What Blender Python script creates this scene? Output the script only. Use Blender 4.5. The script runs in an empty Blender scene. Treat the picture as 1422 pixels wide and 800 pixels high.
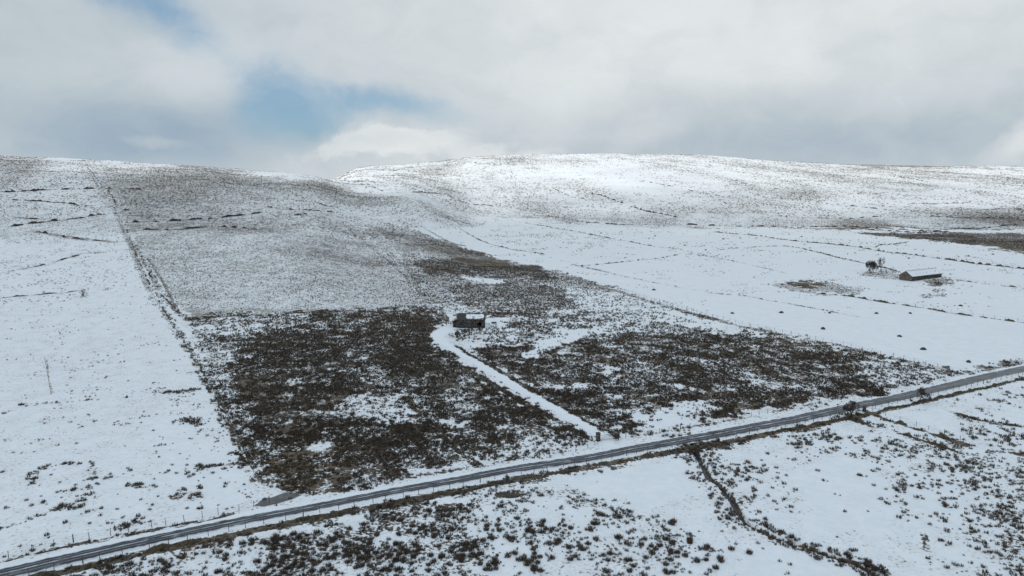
import bpy, math, random
import numpy as np
from mathutils import Vector

random.seed(7)
RNG = np.random.default_rng(11)
SC = bpy.context.scene
COL = SC.collection

# ------------------------------------------------------------------ camera
CAM_H = 58.0
F = 961.0                         # focal length in pixels of the 1422 px wide photo
PITCH = math.atan(150.0 / F)
cam = bpy.data.cameras.new("camera")
cam.sensor_width = 36.0
cam.lens = 36.0 * F / 1422.0
cam.clip_start = 0.5
cam.clip_end = 20000.0
camo = bpy.data.objects.new("camera", cam)
COL.objects.link(camo)
camo.location = (0, 0, CAM_H)
camo.rotation_euler = (math.radians(90) - PITCH, 0, 0)
SC.camera = camo

# ------------------------------------------------------------------ exposure
SC.view_settings.view_transform = 'Standard'
SC.view_settings.look = 'None'
SC.view_settings.gamma = 1
SC.view_settings.use_curve_mapping = False
SC.view_settings.exposure = 0.0
SC.cycles.max_bounces = 5
SC.cycles.diffuse_bounces = 2
SC.cycles.transparent_max_bounces = 6

# ------------------------------------------------------------------ light
SUN_EL = 34.0
SUN_DIR = Vector((-0.75, -0.66, 0)).normalized()       # horizontal direction towards the sun (left, behind the camera)
SUN_STRENGTH = 3.0
sd = Vector((SUN_DIR.x * math.cos(math.radians(SUN_EL)), SUN_DIR.y * math.cos(math.radians(SUN_EL)), math.sin(math.radians(SUN_EL))))
sun = bpy.data.lights.new("sun", 'SUN')
sun.energy = SUN_STRENGTH
sun.angle = math.radians(0.6)
sun.color = (1.0, 0.975, 0.94)
suno = bpy.data.objects.new("sun", sun)
COL.objects.link(suno)
suno.rotation_euler = sd.to_track_quat('Z', 'Y').to_euler()
suno.location = (0, 0, 900)


# ------------------------------------------------------------------ node helper
class NT:
    def __init__(self, tree):
        self.t = tree; self.n = tree.nodes; self.l = tree.links

    def _in(self, sock, v):
        if v is None: return
        if isinstance(v, bpy.types.NodeSocket): self.l.new(v, sock)
        else: sock.default_value = v

    def math(self, op, a, b=None, c=None, clamp=False):
        m = self.n.new('ShaderNodeMath'); m.operation = op; m.use_clamp = clamp
        self._in(m.inputs[0], a); self._in(m.inputs[1], b); self._in(m.inputs[2], c)
        return m.outputs[0]

    def comb(self, x, y, z=0.0):
        m = self.n.new('ShaderNodeCombineXYZ')
        self._in(m.inputs[0], x); self._in(m.inputs[1], y); self._in(m.inputs[2], z)
        return m.outputs[0]

    def sep(self, v):
        m = self.n.new('ShaderNodeSeparateXYZ'); self._in(m.inputs[0], v)
        return m.outputs

    def vmath(self, op, a, b=None):
        m = self.n.new('ShaderNodeVectorMath'); m.operation = op
        self._in(m.inputs[0], a); self._in(m.inputs[1], b)
        return m.outputs[0]

    def noise(self, vec, scale, detail=4.0, rough=0.5, dist=0.0, lac=2.0):
        m = self.n.new('ShaderNodeTexNoise')
        self._in(m.inputs['Vector'], vec)
        m.inputs['Scale'].default_value = scale; m.inputs['Detail'].default_value = detail
        m.inputs['Roughness'].default_value = rough; m.inputs['Distortion'].default_value = dist
        m.inputs['Lacunarity'].default_value = lac
        return m.outputs[0]

    def rng(self, v, a, b, c=0.0, d=1.0, smooth=True):
        m = self.n.new('ShaderNodeMapRange')
        m.interpolation_type = 'SMOOTHSTEP' if smooth else 'LINEAR'
        self._in(m.inputs[0], v); self._in(m.inputs[1], a); self._in(m.inputs[2], b)
        m.inputs[3].default_value = c; m.inputs[4].default_value = d
        return m.outputs[0]

    def mix(self, f, a, b):
        m = self.n.new('ShaderNodeMix'); m.data_type = 'RGBA'
        self._in(m.inputs[0], f); self._in(m.inputs[6], a); self._in(m.inputs[7], b)
        return m.outputs[2]

    def attr(self, name):
        m = self.n.new('ShaderNodeAttribute'); m.attribute_name = name
        return m


# ------------------------------------------------------------------ world: Nishita sky behind broken cloud
W = bpy.data.worlds.new("World")
SC.world = W
W.use_nodes = True
nt = NT(W.node_tree)
for n in list(nt.n): nt.n.remove(n)
sky = nt.n.new('ShaderNodeTexSky')
sky.sky_type = 'NISHITA'; sky.sun_disc = False
sky.sun_elevation = math.radians(SUN_EL)
sky.sun_rotation = math.atan2(SUN_DIR.x, SUN_DIR.y)
sky.altitude = 400; sky.air_density = 1.0; sky.dust_density = 1.2; sky.ozone_density = 1.3
tc = nt.n.new('ShaderNodeTexCoord')
dx, dy, dz = nt.sep(tc.outputs['Generated'])[:3]
az = nt.math('ARCTAN2', dx, dy)
el = nt.math('ARCSINE', dz)
P = nt.comb(nt.math('MULTIPLY', az, 1.0), nt.math('MULTIPLY', el, 1.0))
w1 = nt.noise(P, 5.0, 6, 0.6)
w2 = nt.noise(nt.vmath('ADD', P, (7.3, 2.1, 0.0)), 5.0, 6, 0.6)
WX = nt.math('MULTIPLY', nt.math('SUBTRACT', w1, 0.5), 0.16)
WY = nt.math('MULTIPLY', nt.math('SUBTRACT', w2, 0.5), 0.09)
azw = nt.math('ADD', az, WX)
elw = nt.math('ADD', el, WY)


def px_dir(px, py):
    return math.atan((px - 711) / F), math.atan((250 - py) / F)


def blob(px, py, rx, ry, rot=0.0, warp=True, soft=1.0):
    """soft elliptical patch of sky: 1 at its centre, 0 at its edge"""
    a0, e0 = px_dir(px, py)
    ax = nt.math('SUBTRACT', azw if warp else az, a0)
    ey = nt.math('SUBTRACT', elw if warp else el, e0)
    c, s = math.cos(rot), math.sin(rot)
    u = nt.math('ADD', nt.math('MULTIPLY', ax, c * F / rx), nt.math('MULTIPLY', ey, s * F / rx))
    v = nt.math('ADD', nt.math('MULTIPLY', ax, -s * F / ry), nt.math('MULTIPLY', ey, c * F / ry))
    r = nt.math('SQRT', nt.math('ADD', nt.math('MULTIPLY', u, u), nt.math('MULTIPLY', v, v)))
    return nt.rng(r, 1.0, max(0.0, 1.0 - soft))


def addall(lst):
    o = lst[0]
    for k in lst[1:]: o = nt.math('ADD', o, k)
    return o


PN = nt.comb(nt.math('MULTIPLY', azw, 1.0), nt.math('MULTIPLY', elw, 1.7))
big = nt.noise(PN, 3.2, 7, 0.55, 0.3)
med = nt.noise(nt.vmath('ADD', PN, (3.1, 9.2, 0.0)), 9.0, 6, 0.6, 0.4)
fine = nt.noise(nt.vmath('ADD', PN, (1.1, 4.2, 0.0)), 26.0, 5, 0.6, 0.3)
# gaps of blue
gap = addall([nt.math('MULTIPLY', blob(*a), k) for a, k in [
    ((425, 165, 135, 68, 0.0), 1.30), ((560, 150, 130, 36, -0.2), 1.15), ((390, 125, 75, 55), 0.5),
    ((175, 32, 130, 46, -0.35), 1.15), ((265, 55, 60, 60, 0.0), 0.55), ((300, 95, 60, 80, -0.6), 0.40),
    ((120, 5, 90, 22, 0), 0.45), ((330, 110, 45, 40, 0), 0.25)]])
gap = nt.math('ADD', gap, nt.math('MULTIPLY', nt.math('SUBTRACT', med, 0.5), 1.25))
gap = nt.math('ADD', gap, nt.math('MULTIPLY', nt.math('SUBTRACT', fine, 0.5), 0.5))
gap = nt.rng(gap, 0.0, 1.45)
# cumulus lit in front of the gap
cum = addall([nt.math('MULTIPLY', blob(*a), k) for a, k in [
    ((530, 195, 85, 36, -0.06), 1.2), ((610, 205, 120, 34, 0), 1.0), ((470, 212, 70, 30, 0.1), 0.9),
    ((700, 215, 90, 26, 0), 0.6)]])
cumn = nt.math('ADD', cum, nt.math('MULTIPLY', nt.math('SUBTRACT', fine, 0.5), 1.5))
cumn = nt.math('ADD', cumn, nt.math('MULTIPLY', nt.math('SUBTRACT', med, 0.5), 0.9))
cumm = nt.rng(cumn, 0.20, 1.15)
gap = nt.math('MULTIPLY', gap, nt.math('SUBTRACT', 1.0, nt.math('MULTIPLY', cumm, 0.93)))
# brightness of the cloud
br = addall([
    nt.math('MULTIPLY', nt.math('SUBTRACT', big, 0.5), 0.38),
    nt.math('MULTIPLY', nt.math('SUBTRACT', med, 0.5), 0.34),
    nt.math('MULTIPLY', nt.math('SUBTRACT', fine, 0.5), 0.07),
    nt.math('MULTIPLY', blob(950, 60, 620, 170, 0, False), 0.20),
    nt.math('MULTIPLY', blob(1250, 20, 520, 120, 0, False), 0.07),
    nt.math('MULTIPLY', blob(290, 110, 110, 75, -0.3), 0.16),
    nt.math('MULTIPLY', blob(800, 130, 150, 90), 0.05),
    nt.math('MULTIPLY', blob(1150, 205, 460, 80, 0, False), -0.24),
    nt.math('MULTIPLY', blob(1000, 150, 230, 40, 0), -0.08),
    nt.math('MULTIPLY', blob(230, 200, 330, 80, 0, False), -0.32),
    nt.math('MULTIPLY', blob(60, 100, 460, 190, 0, False), -0.14),
    nt.math('MULTIPLY', blob(880, 195, 95, 32, 0.25), 0.13),
    nt.math('MULTIPLY', blob(245, 208, 48, 12, 0), 0.16),
    nt.math('MULTIPLY', blob(742, 212, 40, 12, 0), 0.12),
    nt.math('MULTIPLY', blob(1400, 212, 52, 24, 0.55), 0.30),
    nt.math('MULTIPLY', cumm, 0.17),
    nt.math('MULTIPLY', nt.math('MULTIPLY', cumm, nt.rng(cumn, 1.3, 0.4)), 0.12),
])
br = nt.math('ADD', br, 0.635)
br = nt.math('MAXIMUM', nt.math('MINIMUM', br, 1.0), 0.05)
ramp = nt.n.new('ShaderNodeValToRGB')
nt.l.new(br, ramp.inputs[0])
cr = ramp.color_ramp
cr.interpolation = 'LINEAR'
SKY_K = 10.0                                   # the Background runs at 0.1
stops = [(0.0, (0.22, 0.32, 0.42)), (0.25, (0.32, 0.42, 0.52)), (0.5, (0.49, 0.56, 0.61)), (0.75, (0.67, 0.715, 0.74)), (1.0, (0.85, 0.88, 0.875))]
while len(cr.elements) < len(stops): cr.elements.new(0.5)
for e, (p, c) in zip(cr.elements, stops):
    e.position = p; e.color = (*c, 1)
cl = nt.vmath('MULTIPLY', ramp.outputs[0], (SKY_K, SKY_K, SKY_K))
skc = nt.mix(0.60, sky.outputs[0], (2.1, 4.0, 6.0, 1.0))      # thin veil even in the gaps
skc = nt.vmath('MULTIPLY', skc, (1.0, 1.0, 1.0))
final = nt.mix(gap, cl, skc)
bg = nt.n.new('ShaderNodeBackground')
bg.inputs['Strength'].default_value = 0.1
nt.l.new(final, bg.inputs[0])
wo = nt.n.new('ShaderNodeOutputWorld')
nt.l.new(bg.outputs[0], wo.inputs[0])
W.cycles.sampling_method = 'MANUAL'
W.cycles.sample_map_resolution = 512


# ================================================================== numpy helpers
def hash2(ix, iy, seed):
    h = (ix.astype(np.int64) * 374761393 + iy.astype(np.int64) * 668265263 + seed * 974634777) & 0xffffffff
    h = ((h ^ (h >> 13)) * 1274126177) & 0xffffffff
    h = h ^ (h >> 16)
    return (h & 0xffffff) / float(0xffffff)


def vnoise(x, y, seed=0):
    ix = np.floor(x); iy = np.floor(y)
    fx = x - ix; fy = y - iy
    fx = fx * fx * fx * (fx * (fx * 6 - 15) + 10); fy = fy * fy * fy * (fy * (fy * 6 - 15) + 10)
    a = hash2(ix, iy, seed); b = hash2(ix + 1, iy, seed); c = hash2(ix, iy + 1, seed); d = hash2(ix + 1, iy + 1, seed)
    return (a * (1 - fx) + b * fx) * (1 - fy) + (c * (1 - fx) + d * fx) * fy


def fbm(x, y, size, seed=0, octv=4, rough=0.5):
    x = np.asarray(x, float) / size; y = np.asarray(y, float) / size
    s = np.zeros_like(x); a = 1.0; t = 0.0
    ca, sa = math.cos(0.6), math.sin(0.6)
    for k in range(octv):
        s += a * vnoise(x, y, seed + k * 17); t += a; a *= rough
        x, y = (ca * x - sa * y) * 2.03 + 11.3, (sa * x + ca * y) * 2.03 + 5.7
    return s / t


def sstep(v, a, b):
    t = np.clip((v - a) / (b - a), 0, 1)
    return t * t * (3 - 2 * t)


_u = np.sort(fbm(np.arange(40000) % 200 * 1.37, np.arange(40000) // 200 * 1.71, 5.0, 3, 4).ravel())


def uni(v):
    """noise value -> its rank, evenly spread over 0..1"""
    return np.searchsorted(_u, v) / float(len(_u))


# ================================================================== terrain height
YC = np.arange(0, 5001, 10.0)
CC = np.arange(-700, 2101, 20.0)
SKYL = ([-700, 0, 60, 115, 280, 430, 500, 1500], [210, 214, 217, 219, 230, 244, 252, 262])        # near-left hill skyline
SKYR = ([-700, 380, 445, 500, 600, 650, 750, 850, 950, 1050, 1150, 1250, 1422, 2100],
        [262, 246, 239, 234, 226, 219, 215, 213, 215, 221, 227, 230, 231, 233])


def ztab_col(c):
    ysl = np.interp(c, *SKYL); zl = CAM_H + (250 - ysl) / F * 950
    k = zl / 90.6
    L = np.interp(YC, [0, 240, 300, 400, 500, 600, 700, 800, 900, 950, 1050, 1400, 2200, 5000],
                  [0, 0, 2 * k, 14 * k, 30 * k, 46 * k, 60 * k, 73 * k, 85.5 * k, zl, zl - 4, zl - 10, zl - 35, zl - 60])
    ysr = np.interp(c, *SKYR); zr = CAM_H + (250 - ysr) / F * 2000
    m = zr / 131.0
    R = np.interp(YC, [0, 820, 900, 1000, 1150, 1300, 1500, 1700, 1850, 2000, 2200, 3000, 5000],
                  [0, 0, 4, 14 * m, 33 * m, 51 * m, 77 * m, 100 * m, 117 * m, zr, zr - 3, zr - 40, zr - 140])
    ysm = np.interp(c, *SKYR); zm = CAM_H + (250 - ysm) / F * 2000
    M = np.interp(YC, [0, 250, 300, 400, 500, 600, 800, 1000, 1300, 1600, 2000, 2200, 3000, 5000],
                  [0, 0, 0.6, 5, 12, 20, 36, 49, 62, min(75, zm * .8), zm, zm - 3, zm - 40, zm - 140])
    far = np.interp(YC, [0, 1200, 2000, 2200, 3000, 5000], [0, 0, 1, 1, 1, 1])
    tl = np.clip((c - 425) / 85.0, 0, 1); tl = tl * tl * (3 - 2 * tl)
    tr = np.clip((c - 550) / 130.0, 0, 1); tr = tr * tr * (3 - 2 * tr)
    return (L * (1 - tl) + M * tl) * (1 - tr) + R * tr


ZT = np.array([ztab_col(c) for c in CC])
ker = np.exp(-0.5 * (np.arange(-4, 5) / 2.0) ** 2); ker /= ker.sum()
pad = np.pad(ZT, ((0, 0), (4, 4)), 'edge')
ZT = sum(ker[k] * pad[:, k:k + ZT.shape[1]] for k in range(9))

STREAM_PTS = []      # filled after unprojection
POOL = None


def base_z(x, y):
    x = np.asarray(x, float); y = np.asarray(y, float)
    yy = np.maximum(y, 1.0)
    c = np.clip(711 + F * x / yy, -699, 2099)
    ci = (c + 700) / 20.0; yi = np.clip(yy, 0, 4990) / 10.0
    i0 = np.floor(ci).astype(int); j0 = np.floor(yi).astype(int)
    fu = ci - i0; fv = yi - j0
    z = (ZT[i0, j0] * (1 - fu) + ZT[i0 + 1, j0] * fu) * (1 - fv) + (ZT[i0, j0 + 1] * (1 - fu) + ZT[i0 + 1, j0 + 1] * fu) * fv
    r = np.hypot(x, y)
    far = sstep(r, 250, 900)
    z = z + (fbm(x, y, 60, 5, 3) - 0.5) * (1.0 + 3.0 * far) + (fbm(x, y, 260, 8, 3) - 0.5) * 9.0 * far
    z = z + (fbm(x, y, 14, 21, 3) - 0.5) * 0.45
    # a low knoll and the shallow dell beside it
    z = z + 3.0 * np.exp(-(((x - 18) / 60) ** 2 + ((y - 640) / 70) ** 2))
    return z


def seg_dist(x, y, pts):
    """distance to a polyline and the distance run along it"""
    x = np.asarray(x, float); y = np.asarray(y, float)
    best = np.full(x.shape, 1e9); along = np.zeros(x.shape); run = 0.0
    for (ax, ay), (bx, by) in zip(pts[:-1], pts[1:]):
        ddx, ddy = bx - ax, by - ay; L2 = ddx * ddx + ddy * ddy + 1e-9
        t = np.clip(((x - ax) * ddx + (y - ay) * ddy) / L2, 0, 1)
        d = np.hypot(x - ax - t * ddx, y - ay - t * ddy)
        m = d < best
        along = np.where(m, run + t * math.sqrt(L2), along); best = np.where(m, d, best)
        run += math.sqrt(L2)
    return best, along


def ground_z(x, y):
    z = base_z(x, y)
    if STREAM_PTS:
        x0 = min(p[0] for p in STREAM_PTS) - 5; x1 = max(p[0] for p in STREAM_PTS) + 5
        y0 = min(p[1] for p in STREAM_PTS) - 5; y1 = max(p[1] for p in STREAM_PTS) + 5
        x = np.asarray(x, float); y = np.asarray(y, float)
        m = (x > x0) & (x < x1) & (y > y0) & (y < y1)
        if np.any(m):
            xs = x[m]; ys = y[m]
            d, al = seg_dist(xs, ys, STREAM_PTS)
            wdt = 0.75 + 0.5 * (fbm(xs, ys, 3.0, 31, 2) - 0.5)
            dz_ = -0.95 * (1 - sstep(d, wdt * 0.40, wdt * 1.05))
            z = np.array(z, float); z[m] = z[m] + dz_
    return z


def gz(x, y):
    return float(ground_z(np.array([x]), np.array([y]))[0])


def project(x, y, z):
    f = y * math.cos(PITCH) - (z - CAM_H) * math.sin(PITCH)
    u = y * math.sin(PITCH) + (z - CAM_H) * math.cos(PITCH)
    f = np.where(f > 1, f, np.nan)
    return 711 + F * x / f, 400 - F * u / f


def unproject(px, py):
    """ground point seen at a photo pixel; a pixel above the skyline takes the crest below it"""
    for k in range(40):
        r = _unproject(px, py)
        if r[1] < (960 if px < 425 else 2010) or k == 39: return r
        py += 1.0


def _unproject(px, py):
    rx = (px - 711) / F; ru = (400 - py) / F
    ddx = rx; ddy = math.cos(PITCH) + ru * math.sin(PITCH); ddz = -math.sin(PITCH) + ru * math.cos(PITCH)
    s = np.geomspace(60, 4200, 1600)
    s = s / ddy
    X = ddx * s; Y = ddy * s; Z = CAM_H + ddz * s
    h = Z - base_z(X, Y)
    if not np.any(h < 0): return (0.0, 9999.0)
    k = np.argmax(h < 0)
    if k == 0: k = 1
    t = h[k - 1] / (h[k - 1] - h[k] + 1e-9)
    return (X[k - 1] + t * (X[k] - X[k - 1]), Y[k - 1] + t * (Y[k] - Y[k - 1]))


def U(pts): return [unproject(*p) for p in pts]


def resample(pts, step, smooth=True):
    P_ = np.array(pts, float)
    if smooth and len(P_) > 2:
        for _ in range(2):
            Q = [P_[0]]
            for a, b in zip(P_[:-1], P_[1:]): Q += [a * .75 + b * .25, a * .25 + b * .75]
            Q.append(P_[-1]); P_ = np.array(Q)
    d = np.r_[0, np.cumsum(np.hypot(*(P_[1:] - P_[:-1]).T))]
    n = max(2, int(d[-1] / step) + 1)
    t = np.linspace(0, d[-1], n)
    return np.c_[np.interp(t, d, P_[:, 0]), np.interp(t, d, P_[:, 1])], t


def offset_line(Q, w):
    T = np.gradient(Q, axis=0); T /= np.maximum(np.hypot(T[:, 0], T[:, 1]), 1e-6)[:, None]
    return Q + np.c_[-T[:, 1], T[:, 0]] * np.asarray(w).reshape(-1, 1)


# ================================================================== layout lines (photo pixels -> ground points)
ROAD_TOP = [(-120, 814), (0, 790), (100, 767.5), (200, 746), (330, 718), (500, 687.5), (600, 667.6), (770, 639), (860, 623.5), (920, 612), (1050, 588.5), (1130, 571.5), (1276, 541.5), (1345, 524.5), (1422, 508), (1560, 480)]
ROAD_BOT = [(-120, 834), (0, 808), (100, 783), (200, 759), (330, 729.5), (500, 697), (600, 677.5), (770, 648), (860, 633), (920, 621.5), (1050, 598.5), (1130, 581.5), (1276, 551.5), (1345, 533.5), (1422, 516.5), (1560, 487)]
rt, _ = resample(U(ROAD_TOP), 1.0); rb, _ = resample(U(ROAD_BOT), 1.0)
nR = max(len(rt), len(rb))
rt, _ = resample(U(ROAD_TOP), 1.0); rt = np.c_[np.interp(np.linspace(0, 1, nR), np.linspace(0, 1, len(rt)), rt[:, 0]), np.interp(np.linspace(0, 1, nR), np.linspace(0, 1, len(rt)), rt[:, 1])]
rb = np.c_[np.interp(np.linspace(0, 1, nR), np.linspace(0, 1, len(rb)), rb[:, 0]), np.interp(np.linspace(0, 1, nR), np.linspace(0, 1, len(rb)), rb[:, 1])]
rc_ = (rt + rb) / 2
rw_ = np.clip(np.hypot(*(rt - rb).T), 2.9, 4.7)
rw_ = np.convolve(np.pad(rw_, 15, 'edge'), np.ones(31) / 31, 'valid')
_a = offset_line(rc_, rw_ / 2); _b = offset_line(rc_, -rw_ / 2)
rt, rb = _a, _b
ROAD_C = [tuple(p) for p in ((rt + rb) / 2)[::6]]
FENCE_NEAR = U([(-60, 822), (49, 798), (197, 764), (355, 730), (484, 705), (621, 679.5), (758, 653), (904, 627), (1010, 609), (1135, 585), (1212, 568)])
FENCE_NEAR2 = U([(1215, 567.5), (1253, 558.5), (1343, 538.5), (1422, 520), (1500, 503)])
FENCE_FAR1 = U([(-50, 790), (2, 777.5), (94, 755), (179, 739), (261, 723.5), (323, 711), (352, 704)])
FENCE_FAR2 = U([(425, 690), (500, 676), (600, 660), (750, 638), (812, 625.5), (826, 618)])
FENCE_FAR3 = U([(868, 609), (900, 604), (1000, 587), (1100, 567), (1200, 547), (1338, 519.5)])
FENCE_LEFT = U([(115, 222), (135, 262), (165, 305), (185, 350), (205, 400), (240, 450), (290, 530), (330, 610), (358, 668)])
FENCE_RIGHT = U([(445, 249), (500, 282), (575, 318), (650, 347), (778, 380), (900, 415), (1010, 446), (1100, 465), (1200, 487), (1300, 509), (1334, 518)])
TRACK = U([(850, 622), (838, 608), (820, 595), (780, 573), (720, 539), (660, 503), (628, 484), (612, 474), (606, 468), (612, 461), (628, 455), (650, 462)][:11])
STREAM_PX = [(960, 612), (965, 627), (977, 645), (985, 665), (1002, 675), (1015, 690), (1025, 710), (1040, 727), (1070, 742), (1100, 752), (1140, 766), (1165, 775), (1190, 782), (1215, 797), (1225, 815)]
STREAM_PTS = U(STREAM_PX)


# ================================================================== what covers the ground
def in_poly(px, py, poly):
    ins = np.zeros(px.shape, bool); n = len(poly); j = n - 1
    for i in range(n):
        xi, yi = poly[i]; xj, yj = poly[j]
        c = ((yi > py) != (yj > py)) & (px < (xj - xi) * (py - yi) / (yj - yi + 1e-12) + xi)
        ins ^= c; j = i
    return ins


# (outline seen in the photo, ground cover, rush density).  Later ones overwrite earlier ones.
REG = [
    # open snow left field
    ([(-400, 330), (200, 330), (360, 670), (350, 705), (-400, 830)], 0.13, 0.035),
    ([(-400, 560), (280, 560), (350, 690), (200, 740), (-400, 900)], 0.13, 0.035),
    ([(200, 580), (300, 560), (352, 660), (350, 705), (240, 720)], 0.14, 0.10),
    # left hill
    ([(-400, 190), (120, 190), (180, 330), (-400, 385)], 0.32, 0.0),
    ([(-400, 190), (70, 215), (0, 262), (-400, 280)], 0.48, 0.0),
    ([(-400, 335), (170, 325), (190, 360), (-400, 400)], 0.20, 0.0),
    # upper part of the enclosed field
    ([(118, 200), (440, 235), (575, 318), (640, 350), (600, 430), (262, 441), (215, 380), (160, 300)], 0.48, 0.0),
    ([(130, 226), (440, 246), (560, 318), (480, 350), (400, 322), (180, 320)], 0.52, 0.0),
    ([(135, 242), (420, 255), (500, 300), (440, 312), (330, 300), (180, 305)], 0.54, 0.0),
    ([(118, 195), (440, 232), (440, 248), (130, 229)], 0.20, 0.0),
    ([(380, 345), (450, 322), (520, 318), (600, 400), (590, 428), (500, 430), (455, 405)], 0.54, 0.0),
    # strip right of the old track
    ([(500, 300), (575, 318), (700, 358), (620, 372), (560, 350)], 0.66, 0.05),
    ([(560, 350), (700, 355), (860, 402), (700, 410), (600, 430), (560, 395)], 0.58, 0.45),
    ([(578, 362), (640, 358), (745, 370), (775, 388), (690, 384), (590, 380)], 0.85, 0.85),
    ([(640, 384), (700, 388), (700, 393), (650, 392)], 0.15, 0.02),
    # rushes on snow around and right of the barn
    ([(620, 400), (780, 392), (900, 418), (1010, 450), (1000, 462), (900, 470), (760, 480), (640, 470)], 0.34, 0.54),
    ([(615, 398), (700, 392), (870, 412), (840, 430), (760, 440), (700, 445), (640, 425)], 0.62, 0.90),
    ([(900, 420), (1010, 450), (990, 460), (900, 440)], 0.10, 0.10),
    ([(780, 396), (880, 412), (930, 440), (860, 450), (800, 425)], 0.22, 0.34),
    # dark rushes, right part
    ([(650, 488), (740, 478), (800, 470), (860, 466), (930, 462), (1050, 462), (1180, 485), (1315, 515), (1300, 530), (1150, 556), (960, 590), (864, 605), (835, 600), (760, 555), (690, 510)], 0.64, 0.82),
    ([(1050, 500), (1200, 505), (1320, 520), (1150, 556), (1000, 582)], 0.62, 0.72),
    ([(1200, 495), (1325, 518), (1240, 538), (1190, 520)], 0.40, 0.48),
    ([(890, 588), (925, 568), (955, 552), (985, 556), (1000, 572), (970, 588), (905, 600)], 0.14, 0.16),
    ([(722, 500), (738, 483), (770, 462), (850, 452), (845, 462), (800, 470), (770, 482), (745, 498)], 0.12, 0.12),
    ([(672, 444), (705, 442), (715, 450), (700, 456), (672, 455)], 0.0, 0.0),
    # dark rushes, lower left part
    ([(262, 441), (330, 436), (440, 433), (600, 424), (622, 448), (602, 470), (600, 486), (700, 545), (790, 590), (822, 612), (812, 624), (640, 652), (425, 686), (362, 668), (330, 615), (290, 530)], 0.64, 0.84),
    ([(262, 441), (295, 445), (320, 500), (345, 570), (345, 625), (290, 530)], 0.45, 0.55),
    ([(280, 436), (400, 434), (440, 445), (330, 470), (290, 465)], 0.42, 0.56),
    ([(545, 540), (640, 520), (700, 548), (800, 598), (815, 620), (700, 640), (640, 610)], 0.62, 0.68),
    ([(480, 550), (560, 535), (600, 575), (520, 590), (450, 575)], 0.36, 0.46),
    ([(760, 590), (822, 612), (812, 624), (740, 636), (700, 615)], 0.40, 0.42),
    ([(508, 460), (528, 450), (542, 449), (538, 460), (515, 468)], 0.15, 0.10),
    # far hill
    ([(430, 190), (2200, 190), (2200, 318), (1422, 318), (1000, 318), (880, 312), (700, 308), (640, 316), (575, 316)], 0.50, 0.0),
    ([(540, 245), (760, 245), (840, 290), (700, 300), (560, 270)], 0.50, 0.0),
    ([(760, 280), (940, 280), (1100, 290), (900, 304), (800, 300)], 0.60, 0.0),
    ([(430, 190), (2200, 190), (2200, 236), (1422, 236), (1150, 238), (850, 228), (640, 236), (450, 246)], 0.40, 0.0),
    ([(760, 234), (920, 228), (960, 262), (820, 268)], 0.10, 0.0),
    ([(950, 292), (2200, 285), (2200, 318), (1422, 318), (1000, 320)], 0.66, 0.0),
    ([(980, 304), (1100, 298), (1110, 308), (990, 312)], 0.15, 0.0),
    ([(1230, 270), (1330, 262), (1350, 290), (1240, 295)], 0.22, 0.0),
    ([(575, 300), (700, 306), (640, 318), (590, 318)], 0.35, 0.0),
    # snow fields on the right
    ([(590, 320), (640, 316), (700, 309), (950, 318), (1422, 318), (2200, 318), (2200, 505), (1345, 520), (1200, 486), (1010, 445), (778, 379), (650, 346)], 0.05, 0.0),
    ([(650, 330), (700, 312), (800, 320), (900, 345), (850, 365), (760, 352)], 0.11, 0.0),
    ([(1170, 322), (1300, 324), (2200, 336), (2200, 356), (1422, 350), (1330, 339), (1250, 331)], 0.84, 0.03),
    ([(1070, 392), (1150, 391), (1200, 402), (1186, 411), (1130, 408), (1090, 401)], 0.50, 0.14),
    ([(1090, 393), (1146, 392), (1150, 398), (1110, 397)], 0.95, 0.1),
    ([(1190, 380), (1248, 376), (1250, 388), (1205, 386)], 0.55, 0.12),
    ([(1284, 388), (1320, 384), (1322, 394), (1290, 397)], 0.65, 0.15),
    ([(1278, 408), (1310, 404), (1312, 412), (1282, 416)], 0.48, 0.12),
    ([(1335, 515), (1422, 496), (1422, 508), (1350, 524)], 0.50, 0.35),
    # below the road
    ([(-400, 800), (100, 800), (400, 730), (700, 672), (905, 628), (1135, 586), (1422, 522), (2200, 480), (2200, 1000), (-400, 1000)], 0.15, 0.03),
    ([(90, 800), (340, 745), (480, 716), (650, 688), (700, 700), (720, 800), (700, 900), (60, 900)], 0.52, 0.66),
    ([(420, 740), (600, 720), (700, 780), (660, 900), (380, 900)], 0.44, 0.55),
    ([(100, 800), (300, 755), (400, 760), (260, 830)], 0.36, 0.40),
    ([(640, 690), (700, 680), (800, 668), (850, 700), (950, 720), (990, 800), (990, 900), (700, 900)], 0.28, 0.48),
    ([(700, 745), (1000, 760), (1010, 900), (740, 900)], 0.24, 0.46),
    ([(790, 665), (900, 640), (958, 640), (972, 690), (900, 700), (830, 690)], 0.03, 0.008),
    ([(985, 655), (1020, 640), (1070, 640), (1110, 690), (1080, 715), (1030, 690)], 0.12, 0.22),
    ([(1100, 605), (1150, 598), (1235, 610), (1240, 650), (1215, 668), (1180, 640), (1110, 628)], 0.14, 0.26),
    ([(1235, 610), (1290, 600), (1422, 640), (2200, 700), (2200, 900), (1300, 900), (1262, 720), (1235, 680)], 0.36, 0.34),
    ([(1340, 640), (1422, 640), (2200, 640), (2200, 800), (1422, 770), (1360, 720)], 0.34, 0.50),
    ([(1290, 715), (1360, 690), (1400, 800), (1400, 900), (1320, 900)], 0.26, 0.34),
    ([(1318, 570), (1400, 585), (1422, 600), (1422, 640), (1370, 620), (1330, 590)], 0.26, 0.22),
]
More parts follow.
